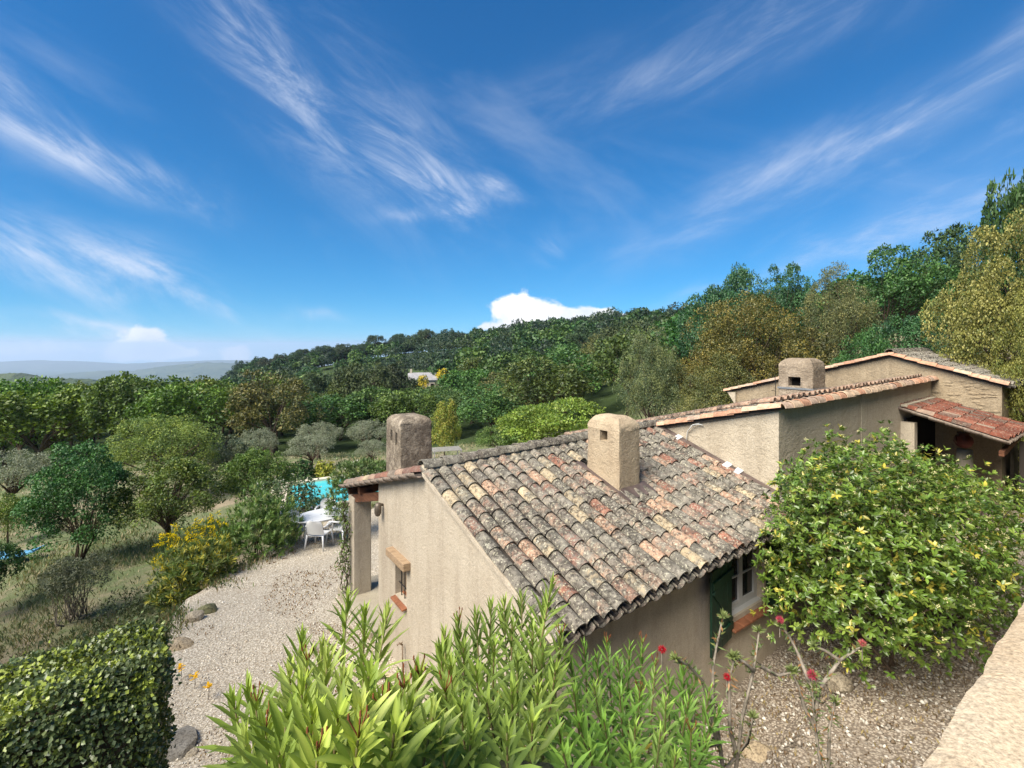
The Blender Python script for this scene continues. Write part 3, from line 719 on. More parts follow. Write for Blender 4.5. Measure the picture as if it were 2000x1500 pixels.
for i in range(3):
    mb = MB(); a = 3.58+i*.165; mb.hexa([(-.05, a, 1.0), (.2, a, 1.03), (.2, a+.158, 1.03), (-.05, a+.158, 1.0)], [(-.05, a, 1.035), (.2, a, 1.068), (.2, a+.158, 1.068), (-.05, a+.158, 1.035)])
    link('sill_tile', bevel_mesh(mb.mesh('sill_tile', TERRA), .006, 1), cot)
# wall lamp on the gable
wl = MB(); wl.tube([(.03, 4.60, 2.36), (-.05, 4.60, 2.39)], .022, 8)
wl.tube([(-.06, 4.60, 2.41), (-.065, 4.60, 2.37), (-.07, 4.60, 2.24), (-.07, 4.60, 2.19)], [.035, .058, .058, .035], 12)
wl.obj('wall_lamp', m_simple('grey_brass', (.16,.13,.10), .5, .5, .2, metal=.4), cot, smooth=True)
# south window with frame, sill and open shutter
mb = MB(); f = .055
for a, b in (((3.42, .44, 1.30), (4.36, .44, 1.30)), ((3.42, .44, 2.145), (4.36, .44, 2.145))): mb.beam(a, b, .06, .06)
for x in (3.45, 4.33): mb.beam((x, .44, 1.33), (x, .44, 2.115), .06, .06)
mb.beam((3.42, .385, 1.245), (4.36, .385, 1.245), .10, .06)
ws = mb.obj('window', WHITEP, cot)
for x0, x1 in ((3.48, 3.885), (3.895, 4.30)):
    mb = MB()
    for x in (x0+.022, x1-.022): mb.beam((x, .425, 1.335), (x, .425, 2.11), .045, .04)
    for z in (1.355, 1.74, 2.09): mb.beam((x0+.045, .425, z), (x1-.045, .425, z), .035, .04 if z != 1.74 else .022)
    sa = mb.obj('sash', WHITEP, ws)
    for z0, z1 in ((1.375, 1.728), (1.752, 2.07)):
        mb = MB(); mb.box((x0+.045, .43, z0), (x1-.045, .436, z1)); mb.obj('pane', GLASS, ws)
for i in range(5):
    mb = MB(); a = 3.36+i*.212; mb.hexa([(a, .18, 1.155), (a+.205, .18, 1.155), (a+.205, .42, 1.185), (a, .42, 1.185)], [(a, .18, 1.19), (a+.205, .18, 1.19), (a+.205, .42, 1.213), (a, .42, 1.213)])
    link('sill_tile', bevel_mesh(mb.mesh('sill_tile', TERRA), .006, 1), cot)
sh = empty('shutter', (3.40, .27, 0), R(180+9)); sh.parent = cot
for i in range(4):
    mb = MB(); mb.box((i*.165+.002, -.015, 1.06), (i*.165+.161, .015, 2.16)); link('board', bevel_mesh(mb.mesh('board', GREEN), .004, 1), sh)
for z in (1.25, 1.98):
    mb = MB(); mb.box((.01, .016, z-.05), (.65, .042, z+.05)); link('cross_bar', bevel_mesh(mb.mesh('cross_bar', GREEN), .004, 1), sh)
mb = MB(); mb.beam((.05, .029, 1.32), (.61, .029, 1.91), .024, .09); mb.obj('brace', GREEN, sh)
mb = MB()
for z in (1.25, 1.98): mb.box((-.03, -.022, z-.012), (.30, -.016, z+.012))
mb.obj('hinge_strap', IRON, sh)
# second shutter on the far side (behind the bush)
sh2 = empty('shutter', (4.38, .27, 0), R(-9)); sh2.parent = cot
for i in range(4):
    mb = MB(); mb.box((i*.165+.002, -.015, 1.06), (i*.165+.161, .015, 2.16)); link('board', bevel_mesh(mb.mesh('board', GREEN), .004, 1), sh2)
# stand pipe by the gable with coiled hose
mb = MB(); mb.tube([(-.02, 3.62, -.1), (-.025, 3.62, .2), (-.02, 3.64, .46)], .011, 6); mb.tube([(-.02, 3.64, .46), (-.06, 3.66, .49), (-.10, 3.66, .47)], .014, 6)
mb.tube([(-.04, 3.64, .49), (-.04, 3.60, .53)], .01, 5)
tap = mb.obj('tap', m_simple('old_brass_pipe', (.30,.22,.15), .5, .4, .3, metal=.3), None, smooth=True, label='thin metal standpipe tap at the foot of the ochre gable wall', cat='tap'); tap.location = ORG; tap.rotation_euler = (0, 0, TH)
pts = []
for i in range(170):
    a = i/170*2*math.pi*5.3; r = .24+.035*math.sin(i*.21)+.02*math.sin(i*.07); pts.append((r*math.cos(a), r*math.sin(a), .02+.035*(i/170)+.012*math.sin(i*.4)))
mb = MB(); mb.tube(pts, .011, 6)
ho = mb.obj('garden_hose', m_simple('cream_hose', (.55,.45,.30), .6, .4, .1), None, smooth=True, label='coil of cream garden hose lying below the standpipe tap', cat='hose'); ho.location = H(-.42, 3.55, .0)

# ------------------------------------------------------------------ middle wing
wing = empty('house_wing', ORG, TH, 'taller plain rendered wing with one-sided roof joined behind the cottage roof', 'house')
WZ = lambda v, u=0: zl(-1.0)-.265*(v-.433)+.018*max(0, u-5.1)
mb = MB()
wall_panel(mb, (5.1, 0, 0), (0, 1, 0), (-1, 0, 0), [(.44, -.8), (5.6, -.8), (5.6, WZ(5.6)-.03), (.44, WZ(.44)-.03)], [], .2)
wall_panel(mb, (0, .44, 0), (1, 0, 0), (0, -1, 0), [(5.3, -.8), (13.12, -.8), (13.12, WZ(.44, 13.12)-.03), (5.3, WZ(.44)-.03)], [], .2)
wall_panel(mb, (0, 5.6, 0), (1, 0, 0), (0, 1, 0), [(5.3, -.8), (13.12, -.8), (13.12, WZ(5.6, 13.12)-.03), (5.3, WZ(5.6)-.03)], [], .2)
mb.obj('wall', PLASTER_B, wing)
mb = MB(); mb.hexa([(5.05, .40, WZ(.4)-.05), (13.12, .40, WZ(.4, 13.12)-.05), (13.12, 5.8, WZ(5.8, 13.12)-.05), (5.05, 5.8, WZ(5.8)-.05)], [(5.05, .40, WZ(.4)-.0), (13.12, .40, WZ(.4, 13.12)-.0), (13.12, 5.8, WZ(5.8, 13.12)-.0), (5.05, 5.8, WZ(5.8)-.0)])
wr = mb.obj('roof', DECK, wing)
lay_tiles(wr, 5.3, 37, .209, 5.8, WZ(5.8), .265, 16, .335, -1, .018, limit=0)
PINKS = [(.66,.40,.27), (.62,.46,.32), (.56,.30,.19), (.50,.36,.27)]
row_of_tiles(wr, (5.06, 3.1, WZ(3.1)), (5.06, .46, WZ(.46)+.01), 'verge_tile', TM, .27, -.05, TILE_CLEAN, .0, PINKS)
row_of_tiles(wr, (5.02, .40, WZ(.4)+.0), (13.10, .40, WZ(.4, 13.1)+.0), 'coping_tile', TMR, .30, .1, TILE_CLEAN, -.03, PINKS)
mb = MB(); mb.box((8.50, .432, .2), (8.53, .4395, WZ(.44, 8.5)-.06)); mb.obj('wall_seam', CEMENT, wing)
c3 = chimney(wing, 7.0, 7.56, .72, 1.36, WZ(.8, 7)-.15, zl(-.25), CHIMNEY_C, [(-.10, .13, .42, .60)], .17, .01)
mb = MB(); a, b, z = .287, .327, .375
for p, q in (((-a-.004, -b-.004, z), (a+.004, -b-.004, z)), ((-a-.004, b+.004, z), (-a-.004, -b-.004, z))): mb.beam(p, q, .008, .035)
mb.obj('metal_strap', GALV, c3)
mb = MB(); mb.tube([(-.30, .36, -.1), (-.30, .36, .45), (-.31, .37, .62)], .007, 5); mb.tube([(-.30, .36, .30), (-.42, .38, .31)], .006, 5); mb.obj('cable', IRON, c3)
mb = MB(); mb.tube([(5.07, 2.15, zl(-1.95)), (5.06, 2.10, zl(-1.63)), (5.02, 1.98, zl(-1.50)), (5.04, 1.86, zl(-1.46)), (5.06, 1.78, zl(-1.47))], .009, 6); mb.tube([(5.05, 2.08, zl(-1.62)), (5.0, 1.95, zl(-1.48)), (5.05, 1.84, zl(-1.44))], .006, 5)
mb.obj('cable', m_simple('white_cable', (.6,.6,.58), .5, .4, .1), wing, smooth=True)

# ------------------------------------------------------------------ rear house with lean-to
rear = empty('rear_house', ORG, TH, 'farthest gabled house with grey tile roof and rough stone side wall', 'house')
U3 = 13.12; VA = 1.3; ZA = zl(-.25)
SZ = lambda v, u=U3: ZA-.30*(VA-v)+.015*(u-U3)
NZ3 = lambda v, u=U3: ZA-.285*(v-VA)+.015*(u-U3)
ROUGH = m_plaster('rough_stone_render', (.30,.235,.155), (.38,.31,.215), (.15,.12,.085), .6, .35, rough_amt=1.0)
mb = MB()
wall_panel(mb, (U3, 0, 0), (0, 1, 0), (-1, 0, 0), [(-.85, .2), (5.73, .2), (5.73, NZ3(5.73)-.04), (VA, ZA-.04), (-.85, SZ(-.85)-.04)], [], .25)
wall_panel(mb, (0, -.85, 0), (1, 0, 0), (0, -1, 0), [(U3+.25, .2), (15.85, .2), (15.85, SZ(-.85)-.02), (U3+.25, SZ(-.85)-.04)], [], .25)
wall_panel(mb, (16.1, 0, 0), (0, 1, 0), (1, 0, 0), [(-.84, .2), (5.73, .2), (5.73, NZ3(5.73)-.02), (VA, ZA), (-.84, SZ(-.85)-.02)], [], .25)
mb.obj('wall', ROUGH, rear)
mb = MB()
mb.hexa([(13.08,-1.0,SZ(-1.0)-.06),(16.2,-1.0,SZ(-1.0,16.2)-.06),(16.2,VA,SZ(VA,16.2)-.06),(13.08,VA,ZA-.06)], [(13.08,-1.0,SZ(-1.0)),(16.2,-1.0,SZ(-1.0,16.2)),(16.2,VA,SZ(VA,16.2)),(13.08,VA,ZA)])
mb.hexa([(13.08,VA,ZA-.06),(16.2,VA,SZ(VA,16.2)-.06),(16.2,6.05,NZ3(6.05,16.2)-.06),(13.08,6.05,NZ3(6.05)-.06)], [(13.08,VA,ZA),(16.2,VA,SZ(VA,16.2)),(16.2,6.05,NZ3(6.05,16.2)),(13.08,6.05,NZ3(6.05))])
rr = mb.obj('roof', DECK, rear)
lay_tiles(rr, 13.3, 14, .209, -1.02, SZ(-1.02)-.2, .30, 8, .30, 1, .015, greyer=.45)
lay_tiles(rr, 13.3, 14, .209, 6.07, NZ3(6.07)-.2, .285, 15, .33, -1, .015, limit=0)
row_of_tiles(rr, (13.06, 6.1, NZ3(6.1)), (13.06, VA, ZA), 'verge_tile', TM, .27, -.05, TILE_CLEAN, .0, PINKS)
row_of_tiles(rr, (13.06, -.98, SZ(-.98)), (13.06, VA, ZA), 'verge_tile', TM, .36, .0, TILE_CLEAN, .0, PINKS)
row_of_tiles(rr, (13.0, VA, ZA+.03), (16.2, VA, ZA+.06), greyer=.4)
mb = MB(); mb.hexa([(U3-.07,5.7,NZ3(5.75)-.5),(U3,5.7,NZ3(5.75)-.5),(U3,5.74,NZ3(5.75)-.5),(U3-.07,5.74,NZ3(5.75)-.5)],[(U3-.07,5.7,NZ3(5.75)-.1),(U3,5.7,NZ3(5.75)-.1),(U3,6.0,NZ3(5.95)-.06),(U3-.07,6.0,NZ3(5.95)-.06)]); mb.obj('eave_bracket', PLASTER_B, rear)
# the stones showing in the side wall
rs = random.Random(4)

for i in range(70):
    v = rs.uniform(-.75, .35); z = rs.uniform(zl(-2.0), zl(-.85))
    if z > SZ(v)-.16: continue
    a, b, t = rs.uniform(.05, .13), rs.uniform(.02, .045), .014
    bm = bmesh.new(); bmesh.ops.create_icosphere(bm, subdivisions=1, radius=1)
    for q in bm.verts: q.co = (q.co.x*.014*rs.uniform(.8,1.2), q.co.y*a*rs.uniform(.85,1.1), q.co.z*b*rs.uniform(.8,1.15))
    me = bpy.data.meshes.new('stone'); bm.to_mesh(me); bm.free(); me.materials.append(ROUGH)
    o = link('stone', me, rear); o.location = (U3-.004, v, z)
lean = empty('lean_to', ORG, TH, 'small red tiled lean-to roof over a dark store beside the stone wall', 'lean-to')
LZ = lambda v, u=0: zl(-1.42)-.29*(.433-v)+.018*(u-10.7)
mb = MB(); mb.hexa([(10.72,-1.3,LZ(-1.3,10.72)-.06),(13.1,-1.3,LZ(-1.3,13.1)-.06),(13.1,.42,LZ(.42,13.1)-.06),(10.72,.42,LZ(.42,10.72)-.06)],[(10.72,-1.3,LZ(-1.3,10.72)),(13.1,-1.3,LZ(-1.3,13.1)),(13.1,.42,LZ(.42,13.1)),(10.72,.42,LZ(.42,10.72))])
lr = mb.obj('roof', DECK, lean)
REDS = [((.20,.065,.04), .2, 10), ((.17,.06,.04), .35, 8), ((.25,.10,.065), .4, 5), ((.34,.24,.18), .5, 4), ((.14,.075,.055), .7, 5)]
_s = TCOL; TCOL = REDS
lay_tiles(lr, 10.84, 11, .209, -1.32, LZ(-1.32)+.0, .29, 6, .305, 1, .018, mat=TILE_CLEAN, greyer=-.1)
TCOL = _s
mb = MB(); mb.beam((10.75, .36, LZ(.40,11)+.05), (12.9, .36, LZ(.40,12.9)+.06), .12, .05); mb.obj('top_mortar', CEMENT, lr)
mb = MB(); mb.box((10.78, .18, .5), (10.98, .435, LZ(.2)-.08)); mb.obj('side_wall', PLASTER_B, lean)
mb = MB(); mb.beam((10.74, -1.22, LZ(-1.22)-.10), (13.1, -1.22, LZ(-1.22,13.1)-.10), .08, .10); mb.obj('beam', WOOD, lean)
mb = MB(); mb.box((12.95, -1.26, .5), (13.05, -1.16, LZ(-1.2)-.12)); mb.obj('post', DECK, lean)
mb = MB(); mb.box((11.02, .36, .5), (13.1, .43, LZ(.43)-.1)); mb.obj('shade_sheet', SOOT_SHADE, lean)  # near-black sheet, the shade of the recess put into its colour
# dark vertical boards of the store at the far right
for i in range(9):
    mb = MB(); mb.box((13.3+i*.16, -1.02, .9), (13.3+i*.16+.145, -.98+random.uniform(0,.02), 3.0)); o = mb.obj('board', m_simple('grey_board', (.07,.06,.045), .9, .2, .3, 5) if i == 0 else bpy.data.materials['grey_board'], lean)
# pot on a pale post under the lean-to
q = P(1884, 880, 1); 
mb = MB(); mb.tube([(0,0,-.9),(0,0,-.02)], [.17,.15], 10); mb.obj('pale_post', CEMENT, None, smooth=True, label='short pale round post under the edge of the red lean-to roof', cat='post').location = P(1884, 876, 11.2)
pot = empty('clay_pot', P(1882, 874, 11.2), 0, 'rounded red-brown clay pot standing on the pale post', 'pot')
mb = MB(); mb.tube([(0,0,0),(0,0,.05),(0,0,.14),(0,0,.24),(0,0,.30),(0,0,.33)], [.08,.14,.18,.16,.10,.09], 14)
mb.obj('body', m_simple('dark_red_clay', (.20,.05,.035), .6, .3, .3, 5), pot, smooth=True)
mb = MB(); mb.tube([(0,0,.33),(0,0,.36)], [.12,.12], 14); mb.obj('rim', m_simple('brown_clay', (.12,.06,.04), .7), pot, smooth=True)
q1 = [(math.cos(a)*.07-.14, 0, .2+math.sin(a)*.09) for a in np.linspace(R(70), R(290), 9)]
mb = MB(); mb.tube(q1, .02, 7); mb.obj('handle', bpy.data.materials['brown_clay'], pot, smooth=True)

# ------------------------------------------------------------------ parapet by the camera
pv = -3.05; ptop = zl(-.9)
par = empty('parapet_wall', H(-3, pv, 0), TH, 'sandy rendered low wall with rough flat top in the bottom right corner', 'wall')
bm = bmesh.new(); 
nu, nv = 260, 12
vs = [[bm.verts.new((i*.045, -j*.042+(.003*math.sin(i*.7)+random.uniform(-.003,.003) if j == 0 else 0), ptop+random.uniform(-.002,.002)-(.014 if j == 0 else 0))) for j in range(nv)] for i in range(nu)]
for i in range(nu-1):
    for j in range(nv-1): bm.faces.new((vs[i][j], vs[i][j+1], vs[i+1][j+1], vs[i+1][j]))
be = [e for e in bm.edges if e.is_boundary]; r = bmesh.ops.extrude_edge_only(bm, edges=be)
for v in r['geom']:
    if isinstance(v, bmesh.types.BMVert): v.co.z = .3
bmesh.ops.recalc_face_normals(bm, faces=bm.faces)
me = bpy.data.meshes.new('render_coat'); bm.to_mesh(me); bm.free(); me.materials.append(COPING); me.polygons.foreach_set('use_smooth', [True]*len(me.polygons))
try: me.set_sharp_from_angle(angle=R(50))
except Exception: pass
link('render_coat', me, par)
mb = MB(); mb.add([H(-8, pv-.49, zl(-1.75)), H(14, pv-.49, zl(-1.75)), H(14, -9, zl(-1.75)), H(-8, -9, zl(-1.75))], [(0, 3, 2, 1)]); mb.obj('upper_terrace', CEMENT, kind='structure', fix=True)

# ------------------------------------------------------------------ pool, coping, lounger, table and chairs
pz = tz(-8.9, 23)+.12
pool = MB()
pp = [P(480, 1000, 1), P(800, 930, 1)]
PC = [(-11.2, 24.0), (-6.3, 26.9), (-4.6, 23.0), (-9.5, 20.1)]
mb = MB(); zpool = ZC-7.05
ctr = (sum(p[0] for p in PC)/4, sum(p[1] for p in PC)/4)
outp = [(ctr[0]+(x-ctr[0])*1.14, ctr[1]+(y-ctr[1])*1.17) for x, y in PC]
for i in range(4):
    j = (i+1) % 4
    mb.hexa([(*PC[i], zpool-.6), (*PC[j], zpool-.6), (*outp[j], zpool-.6), (*outp[i], zpool-.6)], [(*PC[i], zpool+.12), (*PC[j], zpool+.12), (*outp[j], zpool+.12), (*outp[i], zpool+.12)])
pe = empty('swimming_pool', (0, 0, 0), 0, 'turquoise swimming pool with pale stone edge seen beyond the white table', 'pool')
mb.obj('stone_edge', m_simple('pale_pool_stone', (.66,.58,.46), .8, .2, .1, 2), pe, fix=True)
mb = MB(); mb.add([(*p, zpool+.02) for p in PC], [(0, 3, 2, 1)]); w = mb.obj('water', WATER, pe, fix=True)

def monobloc():
    t = empty('plastic_chair', (0, 0, 0))
    def part(nm, mb, sm=True): return mb.obj(nm, PLASTIC, t, smooth=sm)
    mb = MB(); vs = []
    for i in range(7):
        y = -.22+i*.073
        for j in range(7):
            x = -.23+j*.0767; vs.append((x*(1-.05*(i/6)), y, .42-.018*math.cos(x/.23*1.3)-(.02 if i == 0 else 0)+.01*(1-i/6)))
    n = len(vs); vs2 = [(x, y, z-.018) for x, y, z in vs]; fs = []
    for i in range(6):
        for j in range(6):
            a = i*7+j; fs += [(a, a+1, a+8, a+7), (n+a, n+a+7, n+a+8, n+a+1)]
    mb.add(vs+vs2, fs)
    for i in range(6):
        for (a, b) in ((i, i+1), (42+i, 43+i), (i*7, i*7+7), (i*7+6, i*7+13)): mb.add([vs[a], vs[b], vs2[b], vs2[a]], [(0, 1, 2, 3)])
    part('seat', mb)
    mb = MB()   # curved back, towards +y, with a rounded top
    rows = 9; cols = 11; A = []; B = []
    for i in range(rows):
        f = i/(rows-1)
        for j in range(cols):
            s_ = j/(cols-1)*2-1; w_ = .235*(1 if f < .6 else math.sqrt(max(0.02, 1-((f-.6)/.46)**2.6))); x = s_*w_
            y = .22+f*.10+.02-.05*(s_*s_); z = .44+f*.40
            A.append((x, y, z)); B.append((x, y+.016, z))
    m_ = len(A); fs = []
    for i in range(rows-1):
        for j in range(cols-1):
            a = i*cols+j; fs += [(a, a+cols, a+cols+1, a+1), (m_+a, m_+a+1, m_+a+cols+1, m_+a+cols)]
    mb.add(A+B, fs)
    for i in range(rows-1):
        for e in (0, cols-1): mb.add([A[i*cols+e], A[(i+1)*cols+e], B[(i+1)*cols+e], B[i*cols+e]], [(0, 1, 2, 3)])
    for j in range(cols-1): mb.add([A[(rows-1)*cols+j], A[(rows-1)*cols+j+1], B[(rows-1)*cols+j+1], B[(rows-1)*cols+j]], [(0, 1, 2, 3)])
    part('backrest', mb)
    for s_ in (-1, 1):
        mb = MB(); mb.tube([(s_*.245, -.20, .40), (s_*.275, -.19, .60), (s_*.285, -.12, .655), (s_*.28, .05, .66), (s_*.26, .24, .65)], [.02, .02, .026, .026, .02], 8); part('armrest', mb)
        for y in (-.20, .24):
            mb = MB(); mb.tube([(s_*.225, y, .42), (s_*.25, y*1.12, .2), (s_*.27, y*1.22, 0)], [.026, .022, .018], 7); part('leg', mb)
    return t
def ztab(x, y): return z_terr(x, y)
ch0 = monobloc()
TX, TY = P(628, 1012, 13.7).x, 13.7
chairs = [((612+637)/2, 1076, 0, 13.0, 172, 'white plastic armchair nearest the camera with its back turned at the oval table'),
          (592, 1070, 1, 13.45, 80, 'white plastic armchair at the left end of the oval garden table'),
          (662, 1055, 2, 13.5, -100, 'white plastic armchair at the right end of the table beside the porch pillar'),
          (637, 1030, 3, 14.75, 8, 'white plastic armchair on the far side of the table towards the pool')]
for i, (px, py, _, Y, rot, lab) in enumerate(chairs):
    c = ch0 if i == 0 else copy_tree(ch0)
    x = (px-1000)/FPX*Y; c.location = (x, Y, ztab(x, Y)); c.rotation_euler = (0, 0, R(rot)); props(c, lab, 'chair', 'white chairs round the garden table')
tb = empty('garden_table', (TX, TY, ztab(TX, TY)), R(38), 'white oval plastic garden table standing on the gravel', 'table')
mb = MB(); n = 40; ra, rb = .80, .50
ring = lambda a, b, z: [(math.cos(t)*a, math.sin(t)*b, z) for t in np.linspace(0, 2*math.pi, n, endpoint=False)]
vs = ring(ra, rb, .69)+ring(ra+.01, rb+.01, .71)+ring(ra-.015, rb-.015, .725)+ring(.03, .03, .722)+ring(.03, .03, .69)
fs = [(k*n+i, k*n+(i+1) % n, (k+1)*n+(i+1) % n, (k+1)*n+i) for k in range(4) for i in range(n)]+[(4*n+i, 4*n+(i+1) % n, (i+1) % n, i) for i in range(n)]
mb.add(vs, fs); mb.obj('table_top', PLASTIC, tb)
for sx in (-1, 1):
    for sy in (-1, 1):
        mb = MB(); mb.tube([(sx*.48, sy*.24, .69), (sx*.52, sy*.29, 0)], [.032, .024], 8); mb.obj('leg', PLASTIC, tb, smooth=True)
mb = MB(); mb.beam((-.49, -.25, .3), (.49, .25, .3), .03, .03); mb.beam((-.49, .25, .27), (.49, -.25, .27), .03, .03); mb.obj('stretcher', PLASTIC, tb)
# blue lounger far left, pale slatted lounger behind the chimney
BLUE = m_simple('blue_canvas', (.10,.30,.50), .7, .3, .15)
x, y = P(12, 1053, 16.5).x, 16.5; z = tz(x, y)
bl = empty('sun_lounger', (x, y, z), R(8), 'low blue canvas sun lounger on the grass at the left edge', 'sun lounger')
mb = MB(); mb.hexa([(-.95,-.3,.28),(.55,-.3,.28),(.55,.3,.28),(-.95,.3,.28)],[(-.95,-.3,.33),(.55,-.3,.33),(.55,.3,.33),(-.95,.3,.33)]); mb.obj('seat', BLUE, bl)
mb = MB(); mb.hexa([(.56,-.3,.28),(1.05,-.3,.46),(1.05,.3,.46),(.56,.3,.28)],[(.55,-.3,.33),(1.02,-.3,.51),(1.02,.3,.51),(.55,.3,.33)]); mb.obj('backrest', BLUE, bl)
for sx in (-.85, .5):
    for sy in (-.26, .26):
        mb = MB(); mb.tube([(sx, sy, .28), (sx, sy, 0)], .02, 6); mb.obj('leg', IRON, bl)
x, y = P(872, 880, 21).x, 21.; z = ZC-(884-HORY)/FPX*21
sl = empty('slatted_bench', (x, y, z-.15), R(18), 'pale slatted wooden bench behind the stained chimney', 'bench')
for i in range(7):
    mb = MB(); mb.box((-.62, -.42+i*.125, .30), (.62, -.42+i*.125+.05, .33)); mb.obj('slat', m_simple('bleached_wood', (.34,.33,.30), .8) if i == 0 else bpy.data.materials['bleached_wood'], sl)
for sx in (-.58, .58):
    mb = MB(); mb.beam((sx, -.42, .27), (sx, .45, .27), .05, .05); mb.obj('frame', bpy.data.materials['bleached_wood'], sl)
    for sy in (-.38, .40):
        mb = MB(); mb.beam((sx, sy, .245), (sx, sy, -1.2), .05, .05); mb.obj('leg', bpy.data.materials['bleached_wood'], sl)

# ------------------------------------------------------------------ vegetation: shapes
def unit(v): return v/np.maximum(np.linalg.norm(v, axis=-1, keepdims=True), 1e-9)
def leaf_mesh(name, pos, axis, nrm, ln, wd, tint, mat, fold=.18, seg=1):
    """leaves as folded blades; seg=1: 2 triangles each, seg=3: long curved blade of 6 triangles"""
    n = len(pos); axis = unit(axis); side = unit(np.cross(axis, nrm)); up = np.cross(side, axis)
    ln = np.broadcast_to(ln, (n,))[:, None]; wd = np.broadcast_to(wd, (n,))[:, None]
    me = bpy.data.meshes.new(name)
    if seg == 1:
        mid = pos+axis*ln*.48
        v = np.stack([pos, mid-side*wd*.5+up*wd*fold, pos+axis*ln, mid+side*wd*.5+up*wd*fold], 1)
        f = np.array([(0, 2, 1), (0, 3, 2)]); k = 4
    else:
        dr = RNG.uniform(.02, .22, (n, 1))*ln
        a = pos+axis*ln*.33-up*dr*.12; b = pos+axis*ln*.68-up*dr*.45; t = pos+axis*ln-up*dr
        v = np.stack([pos, a-side*wd*.45+up*wd*fold, a, a+side*wd*.45+up*wd*fold, b-side*wd*.42+up*wd*fold, b, b+side*wd*.42+up*wd*fold, t], 1)
        f = np.array([(0, 2, 1), (0, 3, 2), (1, 2, 5), (1, 5, 4), (2, 3, 6), (2, 6, 5), (4, 5, 7), (5, 6, 7)]); k = 8
    fs = (f[None]+(np.arange(n)*k)[:, None, None]).reshape(-1)
    fast_mesh(me, v.reshape(-1, 3), fs, 3, n*len(f)); me.materials.append(mat)
    c = np.ones((n, k, 4), np.float32); c[..., :3] = np.clip(tint, 0, 1)[:, None, :]
    at = me.color_attributes.new('tint', 'FLOAT_COLOR', 'POINT'); at.data.foreach_set('color', c.ravel())
    return me
def rdir(rs, n, zmin=-1):
    z = rs.uniform(zmin, 1, n); a = rs.uniform(0, 2*np.pi, n); r = np.sqrt(1-z*z)
    return np.column_stack([r*np.cos(a), r*np.sin(a), z])
def crown_mesh(name, seed, nleaf, nlobe, lobe=(.10, .17), sub=9, hz=.5, zc=.58, leaf=(.03, .017), cols=((.05,.09,.02),), young=((.2,.26,.06), .12),
               flat=1.0, zmin=-.35, droop=0., mat=None, squash=1.0, inner=.12, umbrella=False, spread=.9, irregular=.18):
    rs = np.random.default_rng(seed)
    d = rdir(rs, nlobe, zmin); lr = rs.uniform(*lobe, nlobe)
    rad = (.5-lr)*rs.uniform(spread-irregular, spread+.1, nlobe)
    if umbrella: d[:, 2] = np.abs(d[:, 2])*.5+.15*rs.random(nlobe); d = unit(d)
    ctr = d*rad[:, None]*np.array([1, 1, hz*2]); ctr[:, 2] = ctr[:, 2]+zc
    # inner lobes for body
    ni = max(2, nlobe//4); ci = rdir(rs, ni)*rs.uniform(.05, .28, (ni, 1))*np.array([1, 1, hz*1.7]); ci[:, 2] += zc
    ctr = np.vstack([ctr, ci]); lr = np.concatenate([lr, np.full(ni, lobe[1]*1.05)]); nl = len(ctr)
    # sub lobes
    sd = rdir(rs, nl*sub).reshape(nl, sub, 3); out = unit(ctr-np.array([0, 0, zc*.8]))[:, None, :]
    sd = unit(sd+out*.55+np.array([0, 0, .25]))
    sc = ctr[:, None, :]+sd*lr[:, None, None]*rs.uniform(.45, .85, (nl, sub, 1))*np.array([1, 1, squash*flat])
    sr = (lr[:, None]*rs.uniform(.26, .46, (nl, sub))).reshape(-1); sc = sc.reshape(-1, 3); so_ = sd.reshape(-1, 3)
    w = sr**2; idx = rs.choice(len(sr), nleaf, p=w/w.sum())
    ld = unit(rdir(rs, nleaf)+so_[idx]*.55+np.array([0, 0, .2])); rr = rs.uniform(.55, 1.08, (nleaf, 1))**.45
    pos = sc[idx]+ld*sr[idx][:, None]*rr*np.array([1, 1, flat])
    ax = unit(rdir(rs, nleaf)+ld*.7+np.array([0, 0, -droop])); nr = unit(ld*1.15+rdir(rs, nleaf)*.5+np.array([0, 0, .35]))
    L = leaf[0]*rs.uniform(.6, 1.25, nleaf); Wd = leaf[1]*rs.uniform(.7, 1.2, nleaf)
    cols = np.array(cols); ci_ = rs.integers(0, len(cols), len(sr)); tint = cols[ci_[idx]]*rs.uniform(.68, 1.3, len(sr))[idx][:, None]*rs.uniform(.84, 1.16, (nleaf, 1))
    y = rs.random(nleaf) < young[1]*(rs.random(len(sr)) < .6)[idx]*1.7; tint[y] = np.array(young[0])*rs.uniform(.7, 1.2, (y.sum(), 1))
    me = leaf_mesh(name, pos, ax, nr, L, Wd, tint, mat or LEAF)
    return me, ctr[:nlobe], lr
def trunk_mesh(name, seed, tips, h=.30, r=.022, lean=.05, stems=1, zc=.55, bark=None, n=6):
    rs = random.Random(seed); mb = MB(); tips = list(tips)
    for s_ in range(stems):
        a0 = rs.uniform(0, 6.28); sx, sy = (math.cos(a0)*.03*(stems > 1), math.sin(a0)*.03*(stems > 1))
        tx, ty = rs.uniform(-lean, lean)+sx*2.5, rs.uniform(-lean, lean)+sy*2.5
        pts = [(sx, sy, -.04), (sx*1.2+tx*.2, sy*1.2+ty*.2, h*.35), (tx*.7+sx, ty*.7+sy, h*.75), (tx+sx, ty+sy, h)]
        rr = r/math.sqrt(stems)*1.15; mb.tube(pts, [rr*1.5, rr*1.05, rr*.9, rr*.8], n)
        top = Vector(pts[-1])
        for t in tips[s_::stems][:14]:
            t = Vector(t); m1 = top.lerp(t, .35)+Vector((rs.uniform(-.02,.02), rs.uniform(-.02,.02), .02)); m2 = top.lerp(t, .7)+Vector((rs.uniform(-.02,.02), rs.uniform(-.02,.02), .015))
            mb.tube([top-Vector((0,0,.02)), m1, m2, t], [rr*.5, rr*.33, rr*.2, rr*.08], 4, cap=False)
    return mb.mesh(name, bark or BARK, True)

